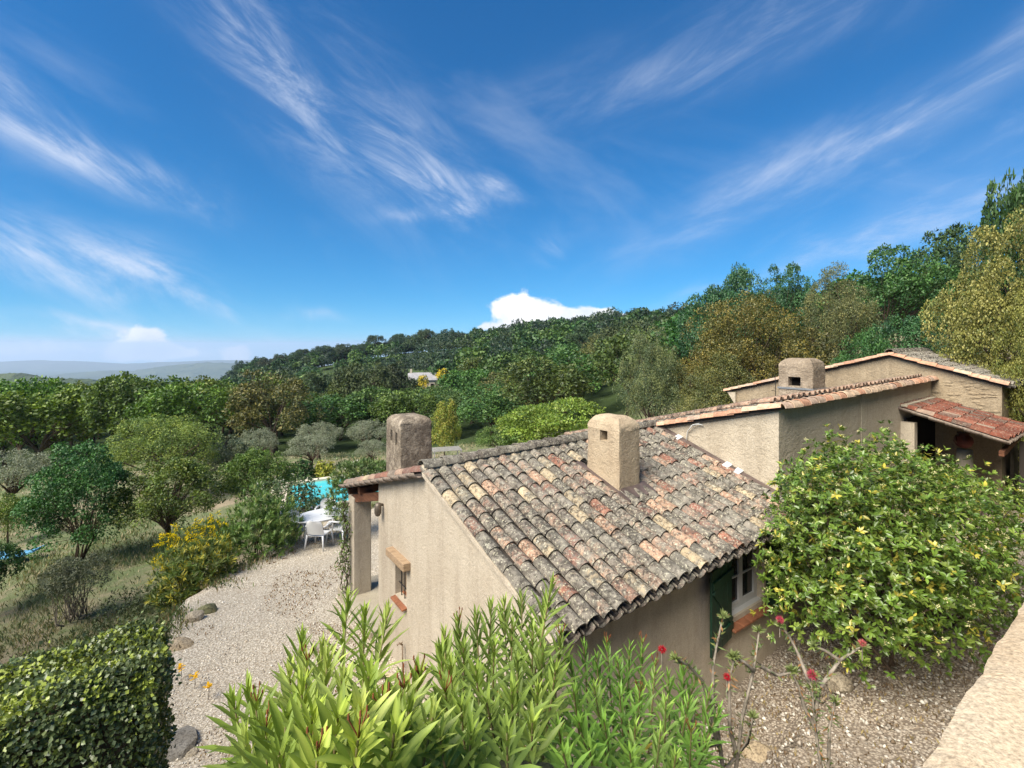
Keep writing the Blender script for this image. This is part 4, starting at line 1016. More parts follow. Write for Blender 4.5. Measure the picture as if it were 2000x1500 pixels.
OAK = ((.05,.10,.026), (.07,.125,.032), (.04,.082,.028)); HOLM = ((.15,.145,.05), (.115,.125,.05), (.075,.09,.04)); OLV = ((.19,.215,.14), (.15,.18,.115), (.24,.265,.19))
PIN = ((.045,.07,.035), (.065,.09,.04), (.035,.058,.032)); BRT = ((.11,.18,.03), (.15,.23,.04), (.075,.14,.03))
KIND = {}
def reg(key, variants, tr=None, **k):
    KIND[key] = []
    for i, sd in enumerate(variants):
        me, tips, _ = crown_mesh('crown', sd, **k); t = dict(h=.3, r=.02); t.update(tr or {})
        KIND[key].append((me, trunk_mesh('trunk', sd, tips, **t)))
reg('oak_hi', (11, 12, 13), dict(h=.30, r=.018, stems=3), nleaf=15000, nlobe=46, lobe=(.07,.14), leaf=(.023,.014), cols=OAK, young=((.12,.17,.05), .10), hz=.42, zc=.56)
reg('oak_bush', (14,), dict(h=.22, r=.016, stems=5), nleaf=19000, nlobe=60, lobe=(.07,.13), leaf=(.022,.014), cols=OAK, young=((.12,.17,.05), .10), hz=.47, zc=.52, zmin=-.85, irregular=.25)
reg('oak_mid', (21, 22, 23, 24), nleaf=6500, nlobe=36, lobe=(.08,.15), leaf=(.036,.022), cols=OAK, young=((.10,.17,.04), .10), hz=.40, zc=.58)
reg('oak_lo', (31, 32, 33), nleaf=2200, nlobe=26, lobe=(.10,.17), leaf=(.06,.038), cols=OAK, young=((.10,.16,.04), .1), hz=.40, zc=.58)
reg('holm_hi', (41, 42, 43), dict(h=.28, r=.022, stems=2), nleaf=30000, nlobe=40, lobe=(.09,.15), sub=10, irregular=.36, leaf=(.0125,.0085), cols=HOLM, young=((.26,.23,.08), .10), hz=.46, zc=.54, zmin=-.5)
reg('holm_mid', (45, 46), dict(h=.28, r=.02), nleaf=9000, nlobe=42, lobe=(.08,.14), sub=8, irregular=.28, leaf=(.028,.016), cols=HOLM, young=((.25,.22,.08), .15), hz=.44, zc=.56, zmin=-.5)
reg('olive', (51, 52, 53), dict(h=.30, r=.03, stems=1, lean=.08), nleaf=10000, nlobe=34, lobe=(.09,.16), leaf=(.026,.008), cols=OLV, young=((.22,.24,.16), .2), hz=.36, zc=.60, zmin=-.25)
reg('pine', (61, 62, 63), dict(h=.55, r=.014, lean=.04), nleaf=3600, nlobe=22, lobe=(.09,.16), leaf=(.05,.018), cols=PIN, young=((.07,.10,.04), .1), hz=.22, zc=.72, zmin=-.1, flat=.75, mat=NEEDLE)
reg('pine_tall', (65, 66), dict(h=.5, r=.014, lean=.03), nleaf=4200, nlobe=28, lobe=(.08,.14), leaf=(.045,.018), cols=PIN, young=((.07,.10,.04), .1), hz=.36, zc=.60, zmin=-.5, flat=.8, mat=NEEDLE)
reg('feather', (71, 72), dict(h=.45, r=.012, lean=.08), nleaf=16000, nlobe=60, lobe=(.08,.13), sub=10, leaf=(.024,.010), cols=BRT, young=((.19,.25,.05), .22), hz=.30, zc=.62, zmin=-.2, flat=.35, spread=.85)
reg('light', (81, 82), dict(h=.4, r=.014), nleaf=9000, nlobe=34, lobe=(.08,.15), leaf=(.03,.017), cols=BRT, young=((.22,.25,.07), .25), hz=.42, zc=.56, zmin=-.6)
def tree(kind, X, Y, w, h, z=None, label=None, cat='tree', group=None, color=(1,1,1,1), var=None, name=None, rz=None):
    me, tm = KIND[kind][var if var is not None else random.randrange(len(KIND[kind]))]
    z = tz(X, Y)-.1 if z is None else z
    t = empty(name or {'olive': 'olive_tree', 'pine': 'pine_tree', 'pine_tall': 'pine_tree'}.get(kind, 'tree'), (X, Y, z), random.uniform(0, 6.28) if rz is None else rz, label, cat, group)
    t.scale = (w, w, h)
    c = link('crown', me, t); c.color = color; link('trunk', tm, t); return t
def ptree(kind, px, topy, wpx, Y, label, botz=None, col=(1,1,1,1), sink=0., **k):
    """tree whose crown centre is seen at column px, its top at row topy, wpx wide, standing on the ground at distance Y"""
    X = (px-1000)/FPX*Y; w = wpx/FPX*Y; g = tz(X, Y)-.05-sink; top = ZC+(HORY-topy)/FPX*Y
    return tree(kind, X, Y, w, (top-g)/.98, g, label, color=col, **k)

# garden trees, each by itself
G = lambda a, b=None, c=None: (a, b or a, c or a, 1)
ptree('oak_bush', 150, 866, 215, 15.5, 'dark blue-green oak with several stems on the lawn at the left', col=(.85,1.25,1.2,1), var=0)
ptree('oak_hi', 335, 888, 215, 16.5, 'olive-green oak with dark split trunk behind the yellow broom', col=(1.7,1.35,.9,1), var=1)
ptree('oak_hi', 505, 872, 150, 19, 'small rounded oak between the split-trunk oak and the pool', col=(1.5,1.4,.9,1), var=2)
ptree('holm_hi', 325, 806, 270, 25, 'broad yellow-green evergreen oak rising behind the split-trunk oak', col=(1.15,1.55,.8,1), var=0)
ptree('holm_mid', 452, 848, 130, 27, 'dull grey-brown leafed tree between the broad evergreen oak and the olives', col=(.85,1.05,1.6,1), var=1)
ptree('olive', 35, 876, 150, 26, 'large pale grey olive tree cut by the left edge', var=0)
ptree('olive', 500, 835, 90, 34, 'grey-green olive tree left of the pool, behind the grey-brown tree', var=1)
ptree('olive', 606, 848, 115, 33, 'round dark-centred olive tree standing above the yellow-green bush', var=2)
ptree('olive', 622, 822, 100, 42, 'farther olive tree whose top shows behind the dark-centred olive', var=0)
ptree('olive', 722, 818, 95, 42, 'olive tree half hidden behind the stained chimney', var=1)
ptree('olive', 728, 858, 75, 33, 'low olive tree with bent dark limbs on the tan grass by the stained chimney', var=2)
ptree('light', 868, 778, 82, 30, 'slender yellow-green tree just right of the stained chimney', col=(1.5,1.15,.9,1), var=0)
ptree('feather', 1085, 752, 290, 21, 'wide bright green feathery tree spreading behind the cottage ridge', col=(1.15,1.1,.9,1), var=0)
ptree('feather', 985, 815, 150, 24, 'lower mid-green feathery tree left of the wide feathery tree', col=(.7,.75,.9,1), var=1)
ptree('holm_hi', 1268, 640, 165, 24, 'tall grey-green evergreen oak left of the golden-brown oak', col=(.95,1.15,1.25,1), var=1)
ptree('holm_hi', 1455, 566, 290, 24, 'big golden-brown evergreen oak behind the wing roof', col=(1.05,.92,.6,1), var=0)
ptree('holm_hi', 1400, 690, 200, 21.5, 'lower green-brown evergreen oak in front of the big golden-brown oak', col=(.95,1.0,.8,1), var=2)
ptree('holm_hi', 1640, 518, 165, 29, 'tall pale grey-brown evergreen oak right of the golden-brown oak', col=(1.05,1.1,1.1,1), var=2)
ptree('holm_mid', 1560, 640, 170, 25, 'darker evergreen oak low between the golden-brown and the pale oaks', col=(.8,.75,.6,1), var=0)
ptree('oak_hi', 1755, 476, 205, 31, 'tall mid-green oak right of the pale grey-brown oak', col=(1.0,1.25,1.1,1), var=0)
ptree('oak_hi', 1390, 548, 150, 38, 'dark bluish oak whose crown shows left of the golden-brown oak', col=(.8,1.1,1.6,1), var=1)
ptree('oak_hi', 1455, 516, 130, 40, 'bluish oak standing above the golden-brown oak, left of two', col=(.8,1.1,1.6,1), var=2)
ptree('oak_hi', 1540, 513, 120, 41, 'bluish oak standing above the golden-brown oak, right of two', col=(.8,1.1,1.5,1), var=0)
ptree('pine_tall', 1860, 432, 150, 36, 'dark pine rising behind the tall mid-green oak', col=(1.1,1.3,1.0,1), var=0)
ptree('oak_hi', 1790, 600, 200, 24, 'low dark green oak directly behind the farthest house roof', col=(.75,1.05,1.3,1), var=1)
ptree('oak_hi', 1690, 640, 130, 22.5, 'small green oak behind the farthest house gable', col=(.85,1.2,1.1,1), var=2)
ptree('oak_mid', 1900, 560, 190, 27, 'dark oak between the farthest house and the yellow-green oak', col=(.7,1.0,1.1,1), var=1)
ptree('oak_mid', 1985, 312, 140, 21, 'dark tall tree top above the yellow-green oak at the right edge', col=(.8,.9,.9,1), var=2)
ptree('light', 15, 965, 90, 19, 'low bright green tree at the left edge below the pale olive', col=(1.0,1.0,.9,1), var=1)
ptree('oak_mid', -20, 1060, 110, 12.5, 'dark leaning bush tree cut by the left edge', col=(.9,1.1,1.1,1), var=0)
# the big yellow-green evergreen oak close on the right
me, tips, _ = crown_mesh('crown', 91, 60000, 62, lobe=(.07,.12), sub=10, irregular=.34, hz=.47, zc=.55, leaf=(.0105,.0075), cols=((.20,.20,.05),(.14,.16,.045),(.24,.23,.065)), young=((.34,.31,.09), .14), zmin=-.75)
tm = trunk_mesh('trunk', 91, tips, h=.3, r=.02, stems=2)
KIND['holm_near'] = [(me, tm)]
t = ptree('holm_near', 2010, 395, 360, 13.0, 'big yellow-green evergreen oak hanging in from the right edge', col=(1.0,1.0,1.0,1), var=0)
t2 = ptree('holm_near', 2060, 560, 230, 11.5, 'lower yellow-green evergreen oak beside the lean-to at the right edge', col=(.9,.95,.8,1), var=0, rz=2.0)

# ------------------------------------------------------------------ the woods
def hillz(x, y): return tz(x, y)
placed = []
def free(x, y, d):
    for a, b, e in placed:
        if (a-x)**2+(b-y)**2 < (min(d, e)*1.0)**2: return False
    return True
woods = []; rs = random.Random(21)
for k in range(9000):
    Y = 44*(115/44)**(rs.random()); px = rs.uniform(-120, 2150); X = (px-1000)/FPX*Y
    if px > 1250 and Y < 47: continue
    if 560 < px < 960 and Y < 52: continue
    if abs(px-832) < 34 and 50 < Y < 140: continue
    d = 5.0+Y*.022
    if free(X, Y, d): placed.append((X, Y, d)); woods.append((px, X, Y))
MARKS = [(90,'by the left edge of the photo'),(200,'above the multi-stem blue-green oak'),(290,'above the split-trunk oak'),(370,'above the broad yellow-green evergreen oak'),(450,'above the grey-brown leafed tree'),(530,'left above the pool'),(610,'above the dark-centred olive'),(690,'above the tan grass by the olives'),(770,'above the stained chimney'),
    (860,'below the farmhouse'),(950,'right of the farmhouse'),(1040,'above the left part of the feathery tree'),(1130,'above the right part of the feathery tree'),(1250,'left of the tall grey-green evergreen oak'),(1380,'behind the tall grey-green evergreen oak'),(1520,'behind the golden-brown oak'),(1680,'behind the pale grey-brown oak'),(1850,'behind the farthest house'),(9999,'behind the oak at the right edge')]
def wood_label(px, Y, w, h):
    mk = next(m for a, m in MARKS if px < a)
    row = 'front row' if Y < 56 else 'second row' if Y < 68 else 'third row' if Y < 82 else 'fourth row' if Y < 97 else 'back row'
    size = ('broad ' if w > 10.5 else 'slim ' if w < 9.2 else '')+('tall' if h > 8 else 'low')
    return (lambda kind: size+' '+kind+', '+row+' '+mk), ''
def crest_label(px, Y, w, h):
    mk = ('where the ridge begins at left' if px < 560 else 'on the ridge left of the farmhouse' if px < 700 else 'on the ridge just left above the farmhouse' if px < 830 else 'on the ridge right above the farmhouse' if px < 960 else 'on the ridge under the white cloud' if px < 1120 else 'on the ridge right of the white cloud' if px < 1250 else 'on the ridge behind the bluish oaks')
    return ('broad ' if w > 9.2 else 'slim ' if w < 8 else '')+('tall' if h > 9.2 else 'low')+' dark pine '+('in front ' if Y < 245 else 'at the back ' if Y > 254 else '')+mk
nfar = len(placed)
for (px, X, Y) in woods:
    g = tz(X, Y)-.2; h = rs.uniform(6.5, 9.8); w = rs.uniform(8.0, 12.0)
    if abs(px-835) < 62: h = max(4.0, min(h, ZC-(752-HORY)/FPX*Y-g))
    lab, grp = wood_label(px, Y, w, h)
    if px < 450:
        h = max(4.5, min(h*1.3, ZC-(755+rs.uniform(-4, 24)-max(0, px-150)*.05-HORY)/FPX*Y-g))
        tree('oak_mid' if Y < 85 else 'oak_lo', X, Y, w*1.1, h*(1.18 if px < 400 else 1.), g, lab('yellow-green tree'), group='trees of the left wood'+grp, color=(rs.uniform(1.2,1.9), rs.uniform(1.2,1.5), rs.uniform(.6,.9), 1))
    elif px < 1250:
        r = rs.random()
        if 500 < px < 800 and Y > 75: h *= 1.15
        if r < .14: tree('pine_tall', X, Y, w*.95, h*1.25, g, lab('dark pine'), group='pines in the valley wood'+grp, color=(rs.uniform(.9,1.3), rs.uniform(.9,1.2), 1, 1))
        elif r < .3: tree('holm_mid', X, Y, w, h, g, lab('olive-green evergreen oak'), group='evergreen oaks in the valley wood'+grp, color=(rs.uniform(.5,.9), rs.uniform(.8,1.1), .7, 1))
        else: tree('oak_mid' if Y < 85 else 'oak_lo', X, Y, w*1.05, h, g, lab('mid-green oak'), group='oaks of the valley wood'+grp, color=(rs.uniform(.85,1.45), rs.uniform(.9,1.25), rs.uniform(.75,1.1), 1))
    else:
        tree('oak_lo', X, Y, w, h*.9, g, lab('slope oak'), group='oaks on the slope above the house'+grp, color=(rs.uniform(.7,1.1), rs.uniform(.9,1.2), .95, 1))
# ridge crest pines: stand against the sky, each a tree
crest = []
for k in range(4000):
    px = rs.uniform(455, 1400); Y = rs.uniform(236, 262); X = (px-1000)/FPX*Y
    if free(X, Y, 6.5): placed.append((X, Y, 6.5)); crest.append((px, X, Y))
for px, X, Y in crest[:230]:
    h = rs.uniform(7.0, 11.5)*(1.1 if px < 950 else .85); w = rs.uniform(7.0, 10.5)
    tree('pine' if rs.random() < .25 else 'pine_tall', X, Y, w*1.15, h, tz(X, Y)-.3, crest_label(px, Y, w, h), group='pines on the ridge crest', color=(rs.uniform(.7,1.1), rs.uniform(.8,1.1), rs.uniform(.9,1.3), 1))
# the slope between as one mass
mid = []
for k in range(14000):
    Y = 112*(236/112)**(rs.random()); px = rs.uniform(-200, 1900); X = (px-1000)/FPX*Y
    if abs(px-832) < 36 and Y < 142: continue
    d = 5.6+Y*.014
    if free(X, Y, d): placed.append((X, Y, d)); mid.append((px, X, Y))
def joined_wood(name, items, src, cols, hs, ws, label, seed):
    r = np.random.default_rng(seed); V = []; F = []; T = []; off = 0
    for (px, X, Y) in items:
        me = KIND[src][r.integers(len(KIND[src]))][0]; n = len(me.vertices)
        key = me.name+src
        if key not in CACHE:
            a = np.empty(n*3, np.float32); me.vertices.foreach_get('co', a); l = np.empty(len(me.loops), np.int32); me.loops.foreach_get('vertex_index', l)
            c = np.empty(n*4, np.float32); me.color_attributes['tint'].data.foreach_get('color', c); CACHE[key] = (a.reshape(-1, 3), l, c.reshape(-1, 4))
        a, l, c = CACHE[key]; k = len(a)//4*4; sel = r.permutation(k//4)[:500]; vi = (sel[:, None]*4+np.arange(4)).ravel()
        b = a[vi].copy().reshape(-1, 4, 3); cen = b.mean(1, keepdims=True); b = (b-cen)*2.25+cen; b = b.reshape(-1, 3)
        th = r.uniform(0, 6.28); w = r.uniform(*ws); h = r.uniform(*hs)
        x = (b[:, 0]*math.cos(th)-b[:, 1]*math.sin(th))*w+X; y = (b[:, 0]*math.sin(th)+b[:, 1]*math.cos(th))*w+Y; z = b[:, 2]*h+tz(X, Y)-.5
        V.append(np.column_stack([x, y, z])); q = np.array([(0, 2, 1), (0, 3, 2)]); m = len(sel)
        F.append((q[None]+(np.arange(m)*4)[:, None, None]).reshape(-1)+off); off += m*4
        cc = c[vi].copy(); cc[:, :3] *= np.array(cols[r.integers(len(cols))])*r.uniform(.75, 1.2); T.append(cc)
    me = bpy.data.meshes.new(name); fast_mesh(me, np.vstack(V), np.concatenate(F), 3, off//2); me.materials.append(LEAF)
    at = me.color_attributes.new('tint', 'FLOAT_COLOR', 'POINT'); at.data.foreach_set('color', np.vstack(T).astype(np.float32).ravel())
    return link(name, me, label=label, cat='woodland', kind='stuff')
CACHE = {}
pi = [m for m in mid if rs.random() < .45]; oa = [m for m in mid if m not in pi]
joined_wood('pine_wood', pi[:300], 'pine_tall', [(.8,.9,1.0), (1.0,1.05,.9), (.65,.8,.9)], (8, 11.5), (8, 11), 'dark pine wood covering the slope below the ridge crest', 3)
und = [(p, (p-1000)/FPX*y, y) for p, y in ((rs.uniform(450, 1000) if i % 3 else rs.uniform(1000, 1420), rs.uniform(240, 266)) for i in range(300))]
joined_wood('ridge_scrub', und, 'oak_lo', [(.6,.75,.8), (.75,.85,.8)], (6.5, 9), (8, 11), 'dark scrub filling in under the pines on the ridge crest', 9)
joined_wood('oak_wood', oa[:330], 'oak_lo', [(.95,1.0,.95), (1.15,1.1,.85), (.75,.88,.95)], (7, 9.5), (8.5, 11), 'mixed green wood covering the slope below the ridge crest', 4)

# farmhouse with pale roof in the wood
fx, fy = P(829, 730, 118).x, 118.; fz = ZC-(742-HORY)/FPX*118
fh = empty('farmhouse', (fx, fy, fz-3), R(12), 'small farmhouse with pale grey tiled roof among the trees of the far wood', 'house')
mb = MB(); mb.box((-3.6, -2.2, 0), (3.6, 2.2, 3.2)); mb.obj('wall', PLASTER, fh)
mb = MB(); mb.hexa([(-4,-2.6,3.05),(4,-2.6,3.05),(4,0,4.7),(-4,0,4.7)],[(-4,-2.6,3.2),(4,-2.6,3.2),(3.5,0,4.85),(-3.4,0,4.85)]); mb.hexa([(-4,0,4.7),(4,0,4.7),(4,2.6,3.05),(-4,2.6,3.05)],[(-3.4,0,4.85),(3.5,0,4.85),(4,2.6,3.2),(-4,2.6,3.2)])
PALEROOF = m_stone('pale_grey_roof', (.24,.235,.24), (.38,.37,.38), 1.6)
mb.obj('roof', PALEROOF, fh)
mb = MB(); mb.box((-3.5, -.2, 4.4), (-3.0, .3, 5.7)); mb.obj('chimney', PLASTER, fh)
mb = MB(); mb.box((1.4, -2.23, .9), (2.2, -2.17, 2.2)); wd = mb.obj('window', SOOT_SHADE, fh)
for px, py, Y, w, lab in ((868, 735, 104, 5.5, 'yellow flowering broom right of the farmhouse roof'), (825, 748, 97, 3.2, 'small yellow flowering broom below the farmhouse')):
    me, tips, _ = crown_mesh('crown', int(px), 2600, 16, lobe=(.12,.2), leaf=(.05,.04), cols=((.10,.14,.03),), young=((.62,.48,.03), .55), hz=.45, zc=.5)
    KIND['broomfar'] = [(me, trunk_mesh('trunk', 5, tips))]
    X = (px-1000)/FPX*Y; z = ZC-(py-HORY)/FPX*Y-3.4
    tree('broomfar', X, Y, w, 5.4, z, lab, 'shrub', name='broom_shrub')

# ------------------------------------------------------------------ shrubs near the terrace
def whorl_bush(name, label, lobes, nros, per, L, Wd, cone, cols, young, mat=LEAF, up=.5, flowers=None, cat='shrub', seed=1, seg=3, facing=None, loc=None, stems=None, shell=(.62, 1.03)):
    rs = np.random.default_rng(seed); loc = Vector(loc) if loc else Vector(lobes[0][0])
    vol = np.array([l[1][0]*l[1][1]+l[1][0]*l[1][2] for l in lobes]); li = rs.choice(len(lobes), nros, p=vol/vol.sum())
    d = rdir(rs, nros, -.75); 
    if facing is not None:                     # fewer rosettes at the back
        f = np.array(facing); keep = (d@f > -.25) | (rs.random(nros) < .35); d = d[keep]; li = li[keep]; nros = len(li)
    cen = np.array([lobes[i][0] for i in li]); rad = np.array([lobes[i][1] for i in li])
    r = rs.uniform(*shell, (nros, 1)); r = np.where(rs.random((nros, 1)) < .10, r+rs.uniform(.04, .16, (nros, 1)), r)
    # lumps on the surface
    ph = rs.uniform(0, 6.28, 6); lump = .13*np.sin(d[:, 0]*7+ph[0])*np.sin(d[:, 1]*8+ph[1])+.07*np.sin(d[:, 2]*11+ph[2]+d[:, 0]*5)
    pos = cen+d*rad*(r+lump[:, None])-np.array(loc)
    ax = unit(d*(1-up)+np.array([0, 0, up])+rdir(rs, nros)*.35)
    P_ = np.repeat(pos, per, 0); A_ = np.repeat(ax, per, 0); n = len(P_)
    rnd = unit(rdir(rs, n)); t = unit(rnd-A_*np.sum(rnd*A_, 1, keepdims=True)); c = rs.uniform(cone[0], cone[1], (n, 1))
    la = unit(A_*np.cos(c)+t*np.sin(c)); nn = unit(A_*np.sin(c)-t*np.cos(c)); sgn = np.where(nn[:, 2:3] < 0, -1, 1); nn = nn*sgn
    P_ = P_-A_*rs.uniform(0, L*.45, (n, 1))
    cols = np.array(cols); base = cols[rs.integers(0, len(cols), nros)]*rs.uniform(.75, 1.25, (nros, 1)); tint = np.repeat(base, per, 0)*rs.uniform(.8, 1.2, (n, 1))
    yr = np.repeat(rs.random(nros) < young[1], per) & (rs.random(n) < .7); tint[yr] = np.array(young[0])*rs.uniform(.8, 1.2, (yr.sum(), 1))
    root = empty(name, loc, 0, label, cat)
    me = leaf_mesh('foliage', P_, la, nn, L*rs.uniform(.65, 1.2, n), Wd*rs.uniform(.8, 1.2, n), tint, mat, .12, seg)
    link('foliage', me, root, kind='stuff')
    if flowers:
        fc, share, size, npt = flowers; fi = np.where(rs.random(nros) < share)[0]; fp = np.repeat(pos[fi]+ax[fi]*L*.35, npt, 0)+rs.normal(0, size*.6, (len(fi)*npt, 3))
        m = len(fp); me = leaf_mesh('blossoms', fp, rdir(rs, m), rdir(rs, m), size*rs.uniform(.8, 1.3, m), size*.8, np.array(fc)*rs.uniform(.8, 1.15, (m, 1)), PETAL, .1, 1); link('blossoms', me, root, kind='stuff')
    mb = MB(); rr = random.Random(seed)
    for i in range(stems or 10):
        l = lobes[rr.randrange(len(lobes))]; c0 = Vector(l[0])-loc; b = Vector((c0.x+rr.uniform(-.2, .2)*l[1][0], c0.y+rr.uniform(-.2, .2)*l[1][1], c0.z-l[1][2]*1.0))
        e = c0+Vector(d[rr.randrange(nros)]*np.array(l[1]))*.85; e.z = max(e.z, b.z+.1); m1 = b.lerp(e, .5)+Vector((rr.uniform(-.1, .1), rr.uniform(-.1, .1), .05))*l[1][0]
        s0 = .022*max(.3, min(1, l[1][0])); mb.tube([b, m1, e], [s0, s0*.6, s0*.25], 5, cap=False)
    mb.obj('branches', BARK, root, smooth=True); return root
# clipped hedge bottom left
rsn = np.random.default_rng(77); n = 60000
u0, u1, v0, v1, zt_, zb_ = -4.9, -3.0, .16, 1.02, zl(-1.97), zl(-4.3)
fa = rsn.random(n); U = rsn.uniform(u0, u1, n); V = rsn.uniform(v0, v1, n); Zz = zt_-(zt_-zb_)*rsn.random(n)**1.4
nrm = np.zeros((n, 3)); top = fa < .33; front = (fa >= .33) & (fa < .68); endf = (fa >= .68) & (fa < .92); back = fa >= .92
Zz[top] = zt_; nrm[top] = (0, 0, 1); V[front] = v0; nrm[front] = (0, -1, 0); U[endf] = u1; nrm[endf] = (1, 0, 0); V[back] = v1; nrm[back] = (0, 1, 0)
rc = .32                                     # rounded shoulders
def shoulder(U, V, Zz):
    cu = np.clip(U, u0, u1-rc*.5); cv = np.clip(V, v0+rc, v1-rc); cz = np.clip(Zz, -10, zt_-rc); dd = np.column_stack([U-cu, V-cv, Zz-cz]); l = np.linalg.norm(dd, axis=1, keepdims=True)
    f = np.minimum(1, rc/np.maximum(l, 1e-6)); q = np.column_stack([cu, cv, cz])+dd*f; return q, unit(dd+1e-6)
Q, nn = shoulder(U, V, Zz); nrm = unit(nrm*.4+nn)
bump = .035*np.sin(U*9+V*5)+.03*np.sin(V*13-U*4+Zz*7)+.03*np.sin(Zz*11+U*6)
Q = Q+nrm*(bump[:, None]+rsn.uniform(-.08, .012, (n, 1))-np.where(rsn.random((n, 1)) < .02, -.05, 0))
ct, st_ = math.cos(TH), math.sin(TH)
def rotz(a): return np.column_stack([a[:, 0]*ct-a[:, 1]*st_, a[:, 0]*st_+a[:, 1]*ct, a[:, 2]])
hz = empty('clipped_hedge', H(-4, .6, 0), 0, 'clipped round-leaved evergreen hedge filling the bottom left corner', 'hedge')
Pw = rotz(Q-np.array([-4, .6, 0])); Nw = rotz(nrm)
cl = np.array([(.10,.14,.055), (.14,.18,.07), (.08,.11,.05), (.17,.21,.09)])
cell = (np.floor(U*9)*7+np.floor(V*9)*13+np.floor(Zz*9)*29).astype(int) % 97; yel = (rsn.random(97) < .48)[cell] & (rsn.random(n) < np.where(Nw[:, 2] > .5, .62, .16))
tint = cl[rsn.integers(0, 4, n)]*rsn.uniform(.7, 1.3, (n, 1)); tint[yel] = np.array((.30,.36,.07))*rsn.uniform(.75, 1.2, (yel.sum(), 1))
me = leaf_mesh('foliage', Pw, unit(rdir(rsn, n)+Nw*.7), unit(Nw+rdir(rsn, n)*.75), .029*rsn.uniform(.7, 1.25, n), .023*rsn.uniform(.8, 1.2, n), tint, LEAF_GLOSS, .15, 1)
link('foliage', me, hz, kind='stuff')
bm = bmesh.new(); bmesh.ops.create_cube(bm, size=1); bmesh.ops.subdivide_edges(bm, edges=bm.edges[:], cuts=9, use_grid_fill=True)
for v in bm.verts:
    q = Vector((v.co.x*(u1-u0-.2)+(u0+u1)/2+4, v.co.y*(v1-v0-.42)+(v0+v1)/2-.6, v.co.z*(zt_-.26-ZC+4.9)+(zt_-.26+ZC-4.9)/2)); q += Vector((random.uniform(-.05,.05), random.uniform(-.05,.05), random.uniform(-.05,.05))); v.co = Matrix.Rotation(TH, 3, 'Z') @ q
me = bpy.data.meshes.new('branches'); bm.to_mesh(me); bm.free(); me.materials.append(BARK); link('branches', me, hz)
# big flowering evergreen bush in front of the wing
c = H(4.62, -1.05, zl(-2.7)); c_b = H(6.4, -1.05, zl(-2.95)); c_c = H(4.3, -.85, zl(-2.95)); c_d = H(8.0, -.9, zl(-3.1)); c_e = H(5.4, -.7, zl(-2.6))
whorl_bush('flowering_bush', 'huge glossy evergreen bush with yellowing leaves and cream flowers before the wing wall',
    [(tuple(c), (1.5, 1.2, 1.45)), (tuple(c_b), (1.4, 1.25, 1.35)), (tuple(c_c), (1.15, .95, 1.0)), (tuple(c_d), (1.2, 1.1, 1.1)), (tuple(c_e), (1.2, 1.1, 1.3)), (tuple(H(3.9, -.85, zl(-2.05))), (.72, .65, .82))], 9600, 7, .074, .027, (.6, 1.5),
    ((.10,.17,.025), (.13,.21,.03), (.18,.25,.045), (.08,.14,.025)), ((.42,.38,.06), .10), LEAF_GLOSS, .45, ((.70,.66,.36), .17, .018, 12), seed=8, facing=(-.5, -.6, .62), stems=40)
# oleanders by the terrace edge, broom, rose bush, bushes by the pool
def at(px, py, Y): return tuple(P(px, py, Y))
OLC = ((.13,.22,.05), (.17,.26,.07), (.10,.18,.04)); 
whorl_bush('oleander_bush', 'rounded green oleander bush on the terrace edge left of the white table', [(at(508, 1045, 12.6), (.95, .85, .75)), (at(495, 1020, 12.8), (.7, .7, .9)), (at(545, 1020, 13), (.6, .6, .7))], 800, 10, .15, .024, (.25, 1.0), OLC, ((.26,.30,.10), .12), up=.6, seed=3, stems=14)
whorl_bush('oleander_bush', 'low oleander with yellowing leaves below the yellow broom', [(at(375, 1130, 11.0), (.85, .8, .85)), (at(405, 1110, 11.2), (.6, .6, .7)), (at(350, 1150, 10.6), (.4, .45, .5))], 750, 10, .15, .024, (.3, 1.1), ((.11,.17,.035), (.15,.19,.045)), ((.42,.38,.05), .34), up=.55, seed=4, stems=14)
whorl_bush('broom_bush', 'broom bush covered in bright yellow flowers at the terrace edge', [(at(385, 1075, 12.4), (.95, .7, .75)), (at(415, 1055, 12.6), (.45, .5, .6)), (at(340, 1085, 12.2), (.5, .5, .6))], 700, 7, .16, .008, (.05, .5), ((.07,.13,.03), (.09,.15,.04)), ((.12,.17,.05), .1), up=.8, flowers=((.85,.66,.01), .42, .038, 12), seed=5, stems=20)
whorl_bush('rose_bush', 'dark rose bush with scattered white flowers in front of the pool', [(at(565, 980, 16.0), (.9, .7, .85)), (at(530, 965, 16.5), (.6, .6, .55)), (at(592, 962, 16.3), (.55,.45,.62))], 950, 8, .07, .035, (.6, 1.4), ((.06,.11,.04), (.08,.12,.05)), ((.14,.17,.07), .15), up=.3, flowers=((.75,.72,.62), .10, .05, 6), seed=6, seg=1, stems=14)
whorl_bush('pool_bush', 'tall leafy oleander bush between the pool and the porch', [(at(672, 970, 14.0), (.55, .7, 1.0)), (at(705, 935, 14.5), (.9, .7, .55)), (at(735, 925, 15), (.6, .6, .5))], 1100, 9, .12, .022, (.3, 1.1), ((.08,.14,.035), (.11,.17,.05)), ((.24,.28,.08), .15), up=.55, flowers=((.75,.74,.66), .05, .04, 5), seed=7, stems=14)
whorl_bush('round_bush', 'small round yellow-green bush on the grass beyond the pool', [(at(635, 922, 27), (.62, .6, .62))], 420, 8, .12, .06, (.5, 1.4), ((.20,.24,.03), (.26,.28,.04)), ((.40,.38,.06), .3), up=.4, seed=9, seg=1)
whorl_bush('round_bush', 'dark green bush left of the round yellow-green bush beyond the pool', [(at(588, 925, 26.5), (.65, .6, .75))], 420, 8, .12, .06, (.5, 1.4), ((.05,.12,.03), (.04,.09,.03)), ((.10,.16,.05), .2), up=.4, seed=10, seg=1)
